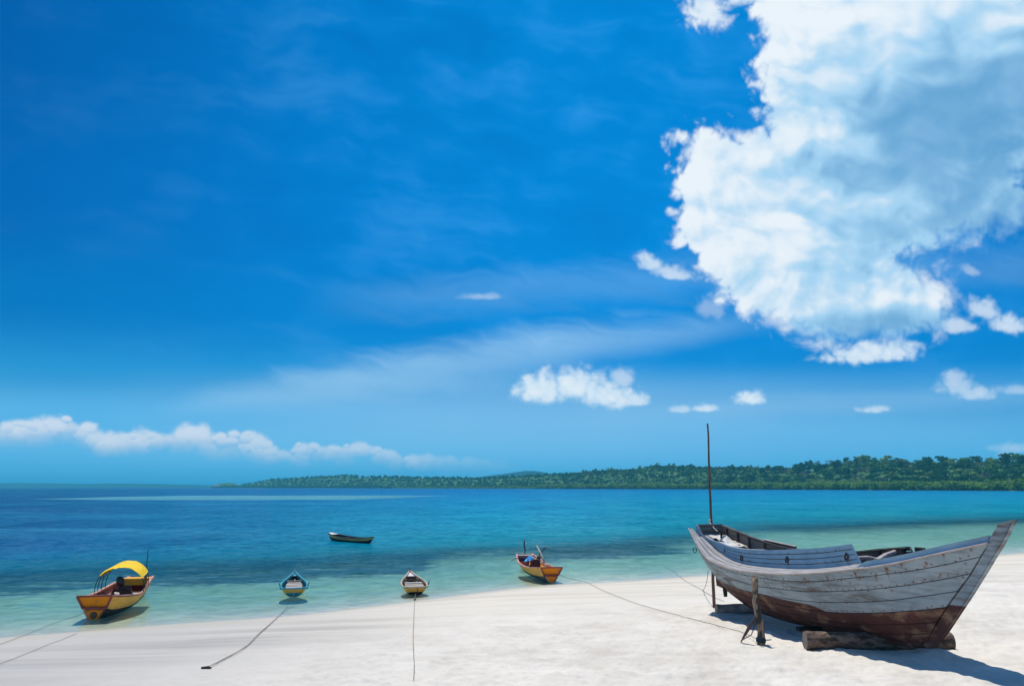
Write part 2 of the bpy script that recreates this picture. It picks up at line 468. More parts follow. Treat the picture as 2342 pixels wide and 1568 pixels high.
# ------------------------------------------------------------------ materials
class NT:
    """small node-tree writer"""
    def __init__(self, name):
        self.m = bpy.data.materials.new(name); self.m.use_nodes = True
        self.t = self.m.node_tree; self.t.nodes.clear()
        self.out = self.t.nodes.new('ShaderNodeOutputMaterial')

    def n(self, typ, ins=None, **kw):
        x = self.t.nodes.new(typ)
        for k_, v_ in kw.items(): setattr(x, k_, v_)
        for k_, v_ in (ins or {}).items():
            s = x.inputs[k_]
            if isinstance(v_, bpy.types.NodeSocket): self.t.links.new(v_, s)
            else: s.default_value = v_
        return x

    def math(self, op, a, b=None, c=None, clamp=False):
        ins = {i: v_ for i, v_ in enumerate((a, b, c)) if v_ is not None}
        return self.n('ShaderNodeMath', ins, operation=op, use_clamp=clamp).outputs[0]

    def mix(self, f, a, b, mode='MIX'):
        x = self.n('ShaderNodeMix', None, data_type='RGBA', blend_type=mode, clamp_factor=True)
        for i, v_ in ((0, f), (6, a), (7, b)):
            if isinstance(v_, bpy.types.NodeSocket): self.t.links.new(v_, x.inputs[i])
            else: x.inputs[i].default_value = v_ if i == 0 else (tuple(v_) + (1,))[:4]
        return x.outputs[2]

    def noise(self, vec, scale, detail=4, rough=.55, dist=0.0, dim='3D'):
        return self.n('ShaderNodeTexNoise', {'Vector': vec, 'Scale': scale, 'Detail': detail, 'Roughness': rough, 'Distortion': dist}, noise_dimensions=dim).outputs[0]

    def ramp(self, f, stops, interp='LINEAR'):
        x = self.n('ShaderNodeValToRGB', {0: f}); r = x.color_ramp; r.interpolation = interp
        r.elements[0].position, r.elements[0].color = stops[0][0], (tuple(stops[0][1]) + (1,))[:4]
        r.elements[1].position, r.elements[1].color = stops[-1][0], (tuple(stops[-1][1]) + (1,))[:4]
        for p_, c_ in stops[1:-1]:
            e_ = r.elements.new(p_); e_.color = (tuple(c_) + (1,))[:4]
        return x.outputs[0]

    def rng(self, f, a, b, c=0.0, d=1.0, smoothstep=False):
        x = self.n('ShaderNodeMapRange', {0: f, 1: a, 2: b, 3: c, 4: d}, clamp=True, interpolation_type='SMOOTHSTEP' if smoothstep else 'LINEAR')
        return x.outputs[0]

    def vmap(self, vec, scale=(1, 1, 1), rot=(0, 0, 0), loc=(0, 0, 0)):
        return self.n('ShaderNodeMapping', {'Vector': vec, 'Scale': scale, 'Rotation': rot, 'Location': loc}).outputs[0]

    def bump(self, h, strength=.3, dist=.02, normal=None):
        ins = {'Height': h, 'Strength': strength, 'Distance': dist}
        if normal is not None: ins['Normal'] = normal
        return self.n('ShaderNodeBump', ins).outputs[0]

    def obj(self):
        return self.n('ShaderNodeTexCoord').outputs['Object']

    def pos(self):
        return self.n('ShaderNodeNewGeometry').outputs['Position']

    def bsdf(self, col, rough=.7, normal=None, spec=.3, metal=0.0, sub=None):
        ins = {'Base Color': col if isinstance(col, bpy.types.NodeSocket) else (tuple(col) + (1,))[:4], 'Roughness': rough, 'Specular IOR Level': spec, 'Metallic': metal}
        if normal is not None: ins['Normal'] = normal
        b = self.n('ShaderNodeBsdfPrincipled', ins)
        return b.outputs[0]

    def done(self, shader):
        self.t.links.new(shader, self.out.inputs[0]); return self.m


def simple(name, col, col2=None, scale=6.0, rough=.75, bump=.25, bscale=30.0, stretch=(1, 1, 1), spec=.25, metal=0.0, bdist=.01, contrast=(.35, .65)):
    t = NT(name); v = t.vmap(t.obj(), stretch)
    nz = t.noise(v, scale, 6, .6)
    c = t.mix(t.rng(nz, contrast[0], contrast[1]), col, col2 if col2 else tuple(x * .72 for x in col))
    nb = t.noise(v, bscale, 5, .6)
    return t.done(t.bsdf(c, rough, t.bump(nb, bump, bdist), spec, metal))


def ray(dx, dy):
    u_ = (dx - 1171) / F; v_ = (784 - dy) / F
    return np.array([u_, cp - v_ * sp, sp + v_ * cp])


def plane_at(dx, dy, z):
    d = ray(dx, dy); return np.array([0, 0, CAM_H]) + d * ((z - CAM_H) / d[2])


def on_sand(dx, dy, lift=0.0):
    """the point of the beach (or seabed) seen in that direction, plus lift"""
    z = .3
    for _ in range(25):
        p = plane_at(dx, dy, z + lift); z = .5 * z + .5 * float(gh(p[0], p[1]) + sand_relief(np.array(p[0]), np.array(p[1])))
    return p


# ================================================================== the beach: one sheet, sand above water and seabed below
def shore_d(x, y):
    """signed distance to the waterline, positive on land"""
    return (38.4 + .55 * x - y) / 1.141 - 3.2 * smooth(2.5, -10.5, x) + .55 * pnoise(x / 11.0, y / 11.0, 3) + .18 * pnoise(x / 3.1, y / 3.1, 4)


def gh(x, y):
    x = np.asarray(x, float); y = np.asarray(y, float)
    D = shore_d(x, y); d = np.maximum(-D, 0)
    land = .9 * (1 - np.exp(-np.maximum(D, 0) / 13))
    sea = -.55 * (1 - np.exp(-d / 8)) - .010 * d - .0009 * np.maximum(d - 32, 0) ** 2
    return np.where(D > 0, land, np.maximum(sea, -6.0))


def sand_relief(xs, ys):
    """footprints, hollows and wash marks in the sand"""
    D = shore_d(xs, ys)
    dry = smooth(8.5, 13.5, D + 1.6 * pnoise(xs / 5, ys / 5, 9) - 2.2 * smooth(-2, -9, xs))
    b = 2.5 * dry * (.034 * fbm(xs * 1.15, ys * 1.15, 4, 13, .55) + .020 * (np.abs(pnoise(xs * 2.3 + ys * .3, ys * 2.6, 17)) - .3) + .007 * pnoise(xs * 7, ys * 7, 18))
    b += .06 * dry * pnoise(xs / 3.4, ys / 3.4, 19) + .022 * dry * smooth(1.5, 6, xs) * pnoise(xs * .55 + ys * .25 + .6 * pnoise(xs / 2, ys / 2, 5), ys * 1.9 - xs * .5, 71)
    b += (1 - dry) * .006 * fbm(xs * .5 + ys * .3, ys * 1.6, 3, 23)
    # little wave-cut step and wash marks
    b += .018 * smooth(.0, 1.2, D) * (1 - smooth(1.2, 4.5, D)) * pnoise(xs * .22, ys * .22, 29)
    # scattered footprints and pits in the dry sand
    for fx, fy, fr, fd, fa in PITS:
        m = (np.abs(xs - fx) < .6) & (np.abs(ys - fy) < .6)
        if not np.any(m): continue
        ca, sa = math.cos(fa), math.sin(fa)
        u_ = ((xs - fx) * ca + (ys - fy) * sa) / (fr * 2.0); v_ = (-(xs - fx) * sa + (ys - fy) * ca) / fr
        q_ = u_ * u_ + v_ * v_
        b = b + np.where(m, dry * fd * (-np.exp(-q_) + .45 * np.exp(-(np.sqrt(q_) - 1.5) ** 2 / .12)), 0)
    return b


PITS = []
_g = np.random.default_rng(31)
for _ in range(9):                                     # wandering tracks
    px_, py_, an_ = _g.uniform(-14, 12), _g.uniform(13.5, 26), _g.uniform(-.5, .9)
    for k_ in range(26):
        an_ += _g.normal(0, .06); px_ += .62 * math.cos(an_); py_ += .62 * math.sin(an_) * .6
        PITS.append((px_ + .11 * (-1) ** k_ * -math.sin(an_), py_ + .11 * (-1) ** k_ * math.cos(an_), .085, .026, an_))
for _ in range(160):
    PITS.append((_g.uniform(-14, 14), _g.uniform(13.5, 27), _g.uniform(.07, .17), _g.uniform(.012, .030), _g.uniform(0, 3)))


def build_beach():
    ang = np.radians(np.concatenate([np.arange(-180, -44, 6.0), np.arange(-42, 42.01, .12), np.arange(46, 180, 6.0)]))
    r = [0.0, .8, 2, 4, 6, 8, 9.5]
    step = .07
    x = 10.5
    while x < 70:
        r.append(x); x += max(step, .07 * (x / 16) ** 2.0)
    while x < 9000:
        r.append(x); x *= 1.16
    r.append(9000)
    r = np.array(r)
    Rr, Aa = np.meshgrid(r[1:], ang, indexing='ij')
    X = Rr * np.sin(Aa); Y = Rr * np.cos(Aa)
    Z = gh(X, Y)
    near = (Rr < 75) & (np.abs(Aa) < .75)
    Z[near] += sand_relief(X[near], Y[near])
    V = np.concatenate([[[0, 0, float(gh(0, 0))]], np.stack([X, Y, Z], -1).reshape(-1, 3)])
    nr, na = Rr.shape
    idx = 1 + np.arange(nr * na).reshape(nr, na)
    nx = np.roll(idx, -1, 1)
    Fq = np.stack([idx[:-1], nx[:-1], nx[1:], idx[1:]], -1).reshape(-1, 4)[:, ::-1]
    inner = np.stack([np.zeros(na, int), idx[0], nx[0]], -1)[:, ::-1]
    Fa = np.concatenate([Fq, np.concatenate([inner, inner[:, 2:3]], 1)]) if False else Fq
    t = NT('sand')
    p = t.pos()
    sx = t.n('ShaderNodeSeparateXYZ', {0: p})
    Dn = t.math('MULTIPLY', t.math('SUBTRACT', t.math('MULTIPLY_ADD', sx.outputs[0], .55, 38.4), sx.outputs[1]), 1 / 1.141)
    wob = t.noise(p, .12, 3)
    Dw = t.math('ADD', Dn, t.math('MULTIPLY_ADD', wob, 3.0, -1.5))
    Dn = t.math('SUBTRACT', Dn, t.rng(sx.outputs[0], 2.5, -10.5, 0.0, 3.2, True))
    Dw = t.math('SUBTRACT', Dw, t.rng(sx.outputs[0], 2.5, -10.5, 0.0, 3.2, True))
    big = t.noise(t.vmap(p, (.10, .30, 1), (0, 0, -.5)), 1.0, 5, .6)
    mid = t.noise(p, .9, 6, .62)
    finen = t.noise(p, 9.0, 6, .7)
    dry_c = t.mix(t.rng(big, .36, .66), (.485, .435, .36), (.665, .61, .515))
    dry_c = t.mix(t.rng(mid, .30, .72), dry_c, (.715, .665, .575))
    dry_c = t.mix(t.rng(finen, .50, .82, 0, .42), dry_c, (.42, .385, .335))
    # damp, fine-grained sand by the water: warmer and a little darker, with lines of drift
    lines = t.noise(t.vmap(p, (.05, .85, 1), (0, 0, -.5)), 1.0, 6, .65)
    damp = t.mix(t.rng(lines, .44, .60), (.66, .60, .495), (.56, .505, .41))
    damp = t.mix(t.rng(finen, .45, .85, 0, .5), damp, (.43, .395, .33))
    sand_vignette = t.math('MULTIPLY', t.rng(sx.outputs[0], -2.5, -9.0), t.rng(Dw, 2.5, 6.5))
    damp = t.mix(t.math('MULTIPLY', sand_vignette, t.rng(lines, .42, .56, .15, 1.0)), damp, (.25, .235, .215))  # left part: streaked vignette darkening mixed into the damp sand colour
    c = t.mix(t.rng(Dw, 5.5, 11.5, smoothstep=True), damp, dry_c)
    c = t.mix(t.math('MULTIPLY', t.rng(sx.outputs[0], -1.0, -11.0), .75), c, (.40, .385, .36))  # vignette shading put into all the sand colour, stronger to the left
    wet = t.rng(t.math('ADD', Dn, t.math('MULTIPLY_ADD', mid, 1.6, -.8)), 1.9, -.3, smoothstep=True)
    c = t.mix(wet, c, (.45, .415, .325))
    # specks of debris
    vor = t.n('ShaderNodeTexVoronoi', {'Vector': p, 'Scale': 3.2, 'Randomness': 1.0})
    spk = t.math('MULTIPLY', t.math('LESS_THAN', vor.outputs['Distance'], .05), t.math('GREATER_THAN', mid, .54))
    c = t.mix(t.math('MULTIPLY', spk, .6), c, (.16, .13, .10))
    # seabed: pale sand with a belt of dark sea grass and reef
    off = t.math('MULTIPLY', Dn, -1.0)
    g1 = t.noise(t.vmap(p, (.16, .5, 1), (0, 0, -.5)), 1.0, 6, .62)
    g2 = t.noise(p, 1.3, 5, .65)
    belt = t.math('MULTIPLY', t.rng(off, 14.0, 19.5), t.rng(off, 41.0, 33.0))
    gap = t.math('MULTIPLY', t.rng(sx.outputs[0], -6.5, -4.2), t.rng(sx.outputs[0], 2.6, .6))
    belt = t.math('MULTIPLY', belt, t.math('SUBTRACT', 1.0, gap))
    belt = t.math('MULTIPLY', belt, t.rng(sx.outputs[0], 20.0, 12.0))
    gm = t.math('ADD', t.math('ADD', t.math('MULTIPLY', g1, 1.5), t.math('MULTIPLY', g2, .7)), t.math('MULTIPLY', belt, .62))
    grass = t.math('MULTIPLY', t.rng(gm, 1.42, 1.62), t.rng(off, 1.5, 5.0))
    sea_c = t.mix(t.rng(g2, .36, .64), (.60, .57, .45), (.40, .39, .31))
    sea_c = t.mix(t.rng(t.noise(t.vmap(p, (.5, 1.1, 1)), 1.0, 5, .65), .52, .70, 0, .6), sea_c, (.20, .21, .17))
    sea_c = t.mix(grass, sea_c, (.030, .034, .040))
    c = t.mix(t.rng(off, .2, 2.2), c, sea_c)
    hb = t.math('ADD', t.math('MULTIPLY', finen, .6), t.math('MULTIPLY', t.noise(p, 38.0, 4, .7), .4))
    rough = t.rng(Dn, -.2, 1.2, .35, .95)
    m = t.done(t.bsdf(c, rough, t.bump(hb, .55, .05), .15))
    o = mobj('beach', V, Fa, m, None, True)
    tag(o, None, None, None, 'structure')
    # middle fan under the camera
    return o


build_beach()


# ================================================================== the sea
def build_sea():
    ang = np.radians(np.arange(0, 360, 2.0))
    r = [14.0]
    while r[-1] < 9000: r.append(min(9000, r[-1] * 1.12))
    Rr, Aa = np.meshgrid(np.array(r), ang, indexing='ij')
    V = np.stack([Rr * np.sin(Aa), Rr * np.cos(Aa), np.zeros_like(Rr)], -1).reshape(-1, 3)
    nr, na = Rr.shape; idx = np.arange(nr * na).reshape(nr, na); nx = np.roll(idx, -1, 1)
    Fq = np.stack([idx[:-1], nx[:-1], nx[1:], idx[1:]], -1).reshape(-1, 4)[:, ::-1]
    t = NT('sea_water')
    p = t.pos(); s = t.n('ShaderNodeSeparateXYZ', {0: p})
    x, y = s.outputs[0], s.outputs[1]
    off = t.math('MULTIPLY', t.math('SUBTRACT', t.math('MULTIPLY_ADD', x, .55, 38.4), y), -1 / 1.141)
    off = t.math('ADD', off, t.rng(x, 2.5, -10.5, 0.0, 3.2, True))
    wob = t.noise(t.vmap(p, (.06, .14, 1)), 1.0, 4, .6)
    offw = t.math('ADD', off, t.math('MULTIPLY', t.math('SUBTRACT', wob, .5), t.rng(off, 4.0, 30.0, 1.0, 14.0)))
    offw = t.math('MULTIPLY', offw, t.rng(x, 8.0, 30.0, 1.0, .60))
    lg = t.math('DIVIDE', t.math('LOGARITHM', t.math('MAXIMUM', offw, 1.0), 10.0), 3.6)     # 1 m..4000 m on 0..1
    L = lambda m_: math.log10(m_) / 3.6
    body = t.ramp(lg, [(0, (.20, .42, .36)), (L(4), (.12, .36, .34)), (L(10), (.06, .30, .33)), (L(20), (.012, .22, .29)), (L(32), (.0, .205, .27)),
                       (L(90), (.0, .225, .36)), (L(250), (.0, .195, .38)), (L(900), (.0, .135, .36)), (1, (.0, .11, .33))])
    sea_vignette = t.math('MULTIPLY', t.rng(t.math('DIVIDE', x, t.math('MAXIMUM', y, 1.0)), -.02, -.56), t.rng(offw, 12.0, 40.0))  # vignette falloff painted into the water colour, darker towards the left
    body = t.mix(sea_vignette, body, (.0, .058, .165))
    patch = t.noise(t.vmap(p, (.010, .030, 1), (0, 0, .2)), 1.0, 5, .6)
    body = t.mix(t.math('MULTIPLY', t.rng(patch, .52, .72), .30), body, (.03, .30, .46))
    # a sand bank awash far out
    ex = t.math('DIVIDE', t.math('SUBTRACT', x, -118.0), 74.0); ey = t.math('DIVIDE', t.math('SUBTRACT', y, 372.0), 84.0)
    bank = t.math('SUBTRACT', 1.0, t.math('ADD', t.math('POWER', t.math('ABSOLUTE', ex), 4.0), t.math('MULTIPLY', ey, ey)))
    bank = t.rng(t.math('ADD', bank, t.math('MULTIPLY', t.math('SUBTRACT', t.noise(t.vmap(p, (.02, .06, 1)), 1.0, 5), .5), 1.3)), -.05, .45)
    ex2 = t.math('DIVIDE', t.math('SUBTRACT', x, -60.0), 30.0); ey2 = t.math('DIVIDE', t.math('SUBTRACT', y, 420.0), 46.0)
    bank2 = t.rng(t.math('SUBTRACT', 1.0, t.math('ADD', t.math('MULTIPLY', ex2, ex2), t.math('MULTIPLY', ey2, ey2))), 0.0, .8, 0, .7)
    body = t.mix(t.math('MULTIPLY', t.math('MAXIMUM', bank, bank2), .75), body, (.13, .33, .36))
    # ruffled lanes
    lane2 = t.noise(t.vmap(p, (.0045, .035, 1), (0, 0, .03), (1.7, .4, 0)), 1.0, 6, .68)
    body = t.mix(t.math('MULTIPLY', t.rng(lane2, .55, .70), t.math('MULTIPLY', t.rng(offw, 35.0, 70.0), .42)), body, (.07, .33, .50))
    lane = t.noise(t.vmap(p, (.0025, .022, 1), (0, 0, .05), (3.1, 0, 0)), 1.0, 5, .62)
    opac = t.ramp(t.math('DIVIDE', offw, 60.0), [(0, (0, 0, 0)), (.02, (.02,) * 3), (.10, (.07,) * 3), (.22, (.17,) * 3), (.34, (.27,) * 3), (.45, (.74,) * 3), (.60, (1, 1, 1))])
    # waves
    w1 = t.noise(t.vmap(p, (.85, .50, 1), (0, 0, .12)), 1.0, 3, .6, .3)
    w2 = t.noise(t.vmap(p, (2.2, 1.2, 1), (0, 0, -.1)), 1.0, 3, .6, .3)
    w3 = t.noise(t.vmap(p, (.22, .16, 1), (0, 0, .15)), 1.0, 3, .5)
    w4 = t.noise(t.vmap(p, (.060, .030, 1), (0, 0, .1)), 1.0, 7, .82, .2)
    hgt = t.math('ADD', t.math('ADD', t.math('MULTIPLY', w1, .30), t.math('MULTIPLY', w2, .11)), t.math('MULTIPLY', w3, .9))
    amp = t.math('MULTIPLY', t.rng(off, -.3, 12.0, .15, 1.0), t.rng(lane, .40, .62, .8, 1.25))
    nrm = t.bump(t.math('MULTIPLY', hgt, amp), 1.0, .34)
    nrm_soft = t.bump(t.math('MULTIPLY', hgt, amp), 1.0, .40)
    # tone of the water follows crest and trough a little
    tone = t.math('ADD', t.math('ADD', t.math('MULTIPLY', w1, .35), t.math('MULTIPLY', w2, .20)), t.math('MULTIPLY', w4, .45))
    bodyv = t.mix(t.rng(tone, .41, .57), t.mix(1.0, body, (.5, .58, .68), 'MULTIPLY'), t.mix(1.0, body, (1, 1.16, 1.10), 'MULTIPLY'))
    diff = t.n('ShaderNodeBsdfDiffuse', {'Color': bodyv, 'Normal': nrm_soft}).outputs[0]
    tint = t.mix(t.rng(offw, -.3, 7.0), (.98, 1, .98), (.66, .91, .81))
    tint = t.mix(t.math('MULTIPLY', t.rng(tone, .58, .42), t.rng(offw, .3, 3.0)), tint, t.mix(1.0, tint, (.82, .87, .89), 'MULTIPLY'))
    tr = t.n('ShaderNodeBsdfTransparent', {'Color': tint}).outputs[0]
    opac = t.math('MULTIPLY', opac, t.rng(tone, .40, .60, 1.45, .62), clamp=True)
    opac = t.math('MAXIMUM', opac, t.rng(offw, 24.0, 34.0))
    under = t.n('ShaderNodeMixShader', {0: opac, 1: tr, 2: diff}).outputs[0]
    fo = t.math('MULTIPLY', t.math('MULTIPLY', t.rng(off, -.5, .0), t.rng(off, .75, .15)), t.rng(t.noise(t.vmap(p, (1.4, 3.0, 1)), 1.0, 6, .7), .50, .66))
    under = t.n('ShaderNodeMixShader', {0: t.math('MULTIPLY', fo, .55), 1: under, 2: t.n('ShaderNodeBsdfDiffuse', {'Color': (.75, .76, .74, 1)}).outputs[0]}).outputs[0]
    gl = t.n('ShaderNodeBsdfGlossy', {'Color': (1, 1, 1, 1), 'Roughness': .06, 'Normal': nrm}).outputs[0]
    fr = t.n('ShaderNodeFresnel', {'IOR': 1.33, 'Normal': nrm}).outputs[0]
    fac = t.math('MULTIPLY', t.math('MINIMUM', t.math('MULTIPLY', fr, t.rng(off, -.2, 1.5, .2, .85)), .30), t.rng(tone, .42, .62, .35, 1.0))
    m = t.done(t.n('ShaderNodeMixShader', {0: fac, 1: under, 2: gl}).outputs[0])
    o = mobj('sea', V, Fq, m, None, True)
    tag(o, None, None, None, 'structure')


build_sea()

# ================================================================== far shore
KX = [430, 498, 560, 850, 1200, 1700, 2342, 3000]
KD = pchip(KX, [4100, 4000, 3800, 3000, 2250, 1480, 940, 700])
TOPX = [430, 492, 498, 512, 530, 545, 556, 575, 620, 700, 800, 850, 870, 980, 1100, 1180, 1250, 1330, 1380, 1450, 1490, 1550, 1620, 1740, 1800, 1880, 1950, 2030, 2060, 2100, 2190, 2250, 2342, 2480, 3000]
TOPY = [1113, 1112, 1106, 1102, 1100, 1101, 1106, 1103, 1095, 1089, 1084, 1088, 1086, 1089, 1090, 1085, 1082, 1078, 1073, 1071, 1062, 1064, 1065, 1067, 1069, 1062, 1050, 1050, 1052, 1059, 1052, 1054, 1049, 1040, 1030]
TOPF = lambda dx: np.interp(dx, TOPX, TOPY)


def shore_pt(dx, depth, z=0.0):
    Yd = float(KD(dx)) + depth
    return np.array([(dx - 1171) / F * Yd, Yd, z])


def land_z(dx, depth):
    """height of the ground behind the far waterline"""
    D0 = KD(dx); ztop = CAM_H + (1113 - TOPF(dx)) / F * (D0 + 260)
    crest = np.maximum(ztop - 8.5, 1.5)
    return .5 + (crest - .5) * smooth(35, 260, depth) + .5 * smooth(0, 12, depth)


def build_coast():
    dxs = np.arange(470, 2960, 6.0); dep = np.array([-6, 0, 10, 30, 60, 100, 150, 200, 260, 330, 420, 600])
    G = np.zeros((len(dxs), len(dep), 3))
    for j, dp in enumerate(dep):
        Yd = KD(dxs) + dp
        G[:, j, 0] = (dxs - 1171) / F * Yd; G[:, j, 1] = Yd
        z = land_z(dxs, dp) + 2.5 * pnoise(G[:, j, 0] / 40, G[:, j, 1] / 40, 41) * (dp > 40)
        if dp < 0: z = np.full_like(dxs, -.6)
        if dp == 0: z = np.full_like(dxs, .25)
        if dp > 400: z = z * .5
        end = smooth(474, 500, dxs)
        G[:, j, 2] = z * end - .7 * (1 - end)
    idx = np.arange(len(dxs) * len(dep)).reshape(len(dxs), len(dep))
    Fq = np.stack([idx[:-1, :-1], idx[1:, :-1], idx[1:, 1:], idx[:-1, 1:]], -1).reshape(-1, 4)
    t = NT('headland_soil'); p = t.pos()
    z = t.n('ShaderNodeSeparateXYZ', {0: p}).outputs[2]
    c = t.mix(t.rng(t.noise(p, .06, 5), .4, .6), (.035, .100, .030), (.080, .160, .050))
    c = t.mix(t.rng(z, 1.15, .6), c, (.13, .115, .08))
    o = mobj('headland', G.reshape(-1, 3), Fq, t.done(t.bsdf(c, .95, None, .05)), None, True)
    tag(o, None, None, None, 'structure')
    # blue hills far behind
    t = NT('hill_forest'); p = t.pos()
    hm = t.done(t.bsdf(t.mix(t.rng(t.noise(p, .01, 5), .4, .6), (.005, .014, .022), (.008, .020, .028)), .95, None, .05))
    for pts, Yd in (([(-420, 1113), (-200, 1107), (-60, 1104.5), (60, 1104), (150, 1105), (215, 1106.5), (262, 1105), (330, 1105.5), (400, 1107), (470, 1108.5), (520, 1110), (600, 1112), (640, 1113.5)], 8200),
                    ([(1020, 1100), (1085, 1092), (1120, 1088), (1160, 1083), (1200, 1077.5), (1225, 1077.5), (1240, 1080), (1275, 1086), (1330, 1094), (1400, 1104)], 6000)):
        xs = np.arange(pts[0][0], pts[-1][0], 4.0)
        ys = np.interp(xs, [q[0] for q in pts], [q[1] for q in pts]) + .5 * pnoise(xs / 9, xs * 0, 7)
        top = np.maximum(CAM_H + (1113 - ys) / F * Yd, .2)
        rows = []
        for k_, (dd, zf) in enumerate(((-420, 0), (-260, .5), (-120, .86), (0, 1.0), (160, .8), (420, 0))):
            yy = np.full_like(xs, Yd + dd) + 60 * pnoise(xs / 30, xs * 0 + k_, 5)
            zz = top * zf - (.5 if zf == 0 else 0)
            rows.append(np.stack([(xs - 1171) / F * yy, yy, zz], -1))
        Gd = np.stack(rows, 1); ii = np.arange(Gd.shape[0] * Gd.shape[1]).reshape(Gd.shape[:2])
        Fq = np.stack([ii[:-1, :-1], ii[1:, :-1], ii[1:, 1:], ii[:-1, 1:]], -1).reshape(-1, 4)
        tag(mobj('hills', Gd.reshape(-1, 3), Fq, hm, None, True), None, None, None, 'structure')


build_coast()


# ------------------------------------------------------------------ trees
def leaf_mat(name, ca, cb):
    t = NT(name)
    oi = t.n('ShaderNodeObjectInfo').outputs['Random']
    nz = t.noise(t.pos(), .35, 4, .6)
    f = t.math('ADD', t.math('MULTIPLY', oi, .55), t.math('MULTIPLY', nz, .5))
    c = t.mix(t.rng(f, .2, .85), ca, cb)
    d = t.n('ShaderNodeBsdfDiffuse', {'Color': c}).outputs[0]
    tl = t.n('ShaderNodeBsdfTranslucent', {'Color': c}).outputs[0]
    return t.done(t.n('ShaderNodeMixShader', {0: .25, 1: d, 2: tl}).outputs[0])


LEAF = {'dark': leaf_mat('dark_leaves', (.024, .090, .024), (.060, .165, .038)),
        'mid': leaf_mat('green_leaves', (.11, .24, .045), (.27, .36, .095)),
        'grey': leaf_mat('dry_twigs', (.105, .115, .075), (.19, .18, .125)),
        'mangrove': leaf_mat('mangrove_leaves', (.125, .260, .035), (.240, .360, .060))}
bark = simple('bark', (.10, .085, .065), (.05, .042, .032), 3.0, .9)
palebark = simple('pale_bark', (.42, .40, .34), (.30, .28, .23), 3.0, .9)


def crown_arrays(n_cl, per, size, rx, rz, seed, flat=.0):
    """leaf-clump quads scattered over and in a crown of n_cl uneven lobes; base of the crown at z = 0"""
    g = np.random.default_rng(seed)
    V = []
    for k in range(n_cl):
        th = g.uniform(0, 2 * math.pi); rad = rx * math.sqrt(g.uniform(0, 1)) * .72
        hz = rz * (g.uniform(.15, 1.0) * (1 - .45 * (rad / rx) ** 2))
        c = np.array([rad * math.cos(th), rad * math.sin(th), hz])
        lr = rx * g.uniform(.26, .46); lz = lr * g.uniform(.5, .8) * (1 - flat)
        m = int(per * g.uniform(.7, 1.3))
        d = g.normal(size=(m, 3)); d /= np.linalg.norm(d, axis=1)[:, None]
        d[:, 2] = np.where(d[:, 2] < -.35, -d[:, 2], d[:, 2])
        p = c + d * np.array([lr, lr, lz]) * g.uniform(.72, 1.06, (m, 1))
        a = g.normal(size=(m, 3)) + d * .2; a -= d * (a * d).sum(1)[:, None] * g.uniform(.3, 1, (m, 1)); a /= np.linalg.norm(a, axis=1)[:, None]
        b = np.cross(d + g.normal(size=(m, 3)) * .5, a); b /= np.linalg.norm(b, axis=1)[:, None]
        s1 = size * g.uniform(.6, 1.4, (m, 1)); s2 = size * g.uniform(.4, 1.0, (m, 1))
        V.append(np.stack([p - a * s1 - b * s2 * .6, p + a * s1 * .7 - b * s2, p + a * s1 + b * s2 * .7, p - a * s1 * .6 + b * s2], 1))
    V = np.concatenate(V).reshape(-1, 3)
    return V


def quads(n):
    return np.arange(n * 4).reshape(n, 4)


def trunk_mesh(name, h, r, spread, mat, seed, limbs=4):
    rd = random.Random(seed); mb = MB()
    mb.tube([(0, 0, -1.5), (.1 * h * rd.uniform(-.3, .3), 0, h * .5), (0, .05 * h * rd.uniform(-1, 1), h)], [r * 1.25, r, r * .62], 6)
    for k in range(limbs):
        a = 2 * math.pi * (k + rd.random() * .6) / limbs
        mb.tube([(0, 0, h * .72), (spread * .4 * math.cos(a), spread * .4 * math.sin(a), h * 1.12), (spread * math.cos(a), spread * math.sin(a), h * 1.5)], [r * .6, r * .42, r * .16], 5)
    return mesh_from(name, mb.v, mb.f, mat)


KINDS = {  # crown lobes, quads per lobe, quad size, crown radius, crown height, trunk height
    'dark': (13, 38, .75, 7.5, 8.0, 5.0), 'mid': (12, 34, .75, 6.5, 6.5, 5.5), 'grey': (10, 26, .55, 6.5, 6.0, 7.0), 'mangrove': (9, 34, .55, 5.2, 4.2, 1.8)}
PROTO = {}
for kd, (a_, b_, c_, d_, e_, f_) in KINDS.items():
    for vr in range(4):
        V = crown_arrays(a_, b_, c_, d_, e_, hash((kd, vr)) % 1000 if False else (len(kd) * 31 + vr * 7), .25 if kd == 'grey' else 0)
        PROTO[kd, vr] = (mesh_from('crown', V, quads(len(V) // 4), LEAF[kd]), trunk_mesh('trunk', f_ + 1.0, .28 if kd != 'mangrove' else .16, d_ * .55, palebark if kd == 'grey' else bark, vr + len(kd)), f_)
TREE_TXT = {'dark': ('dense dark green tree in the forest across the bay', 'dark green trees across the bay'),
            'mid': ('mid green loose crowned tree in the forest across the bay', 'mid green trees across the bay'),
            'grey': ('greyish half bare tree rising from the forest across the bay', 'greyish half bare trees across the bay'),
            'mangrove': ('low yellow green mangrove bush at the water edge of the far shore', 'mangroves along the far shore')}


def plant(kd, dx, depth, s, z=None):
    vr = rng.integers(0, 4); cm, tm, th = PROTO[kd, int(vr)]
    p = shore_pt(dx, depth); p[2] = land_z(dx, depth) if z is None else z
    o = empty('mangrove' if kd == 'mangrove' else 'forest_tree', tuple(p), rng.uniform(0, 6.28))
    o.scale = (s * rng.uniform(.85, 1.2), s * rng.uniform(.85, 1.2), s * rng.uniform(.85, 1.15))
    tag(o, TREE_TXT[kd][0], 'mangrove' if kd == 'mangrove' else 'tree', TREE_TXT[kd][1])
    c = link(bpy.data.objects.new('crown', cm), o); c.location = (0, 0, th * .42)
    link(bpy.data.objects.new('trunk', tm), o)
    return o


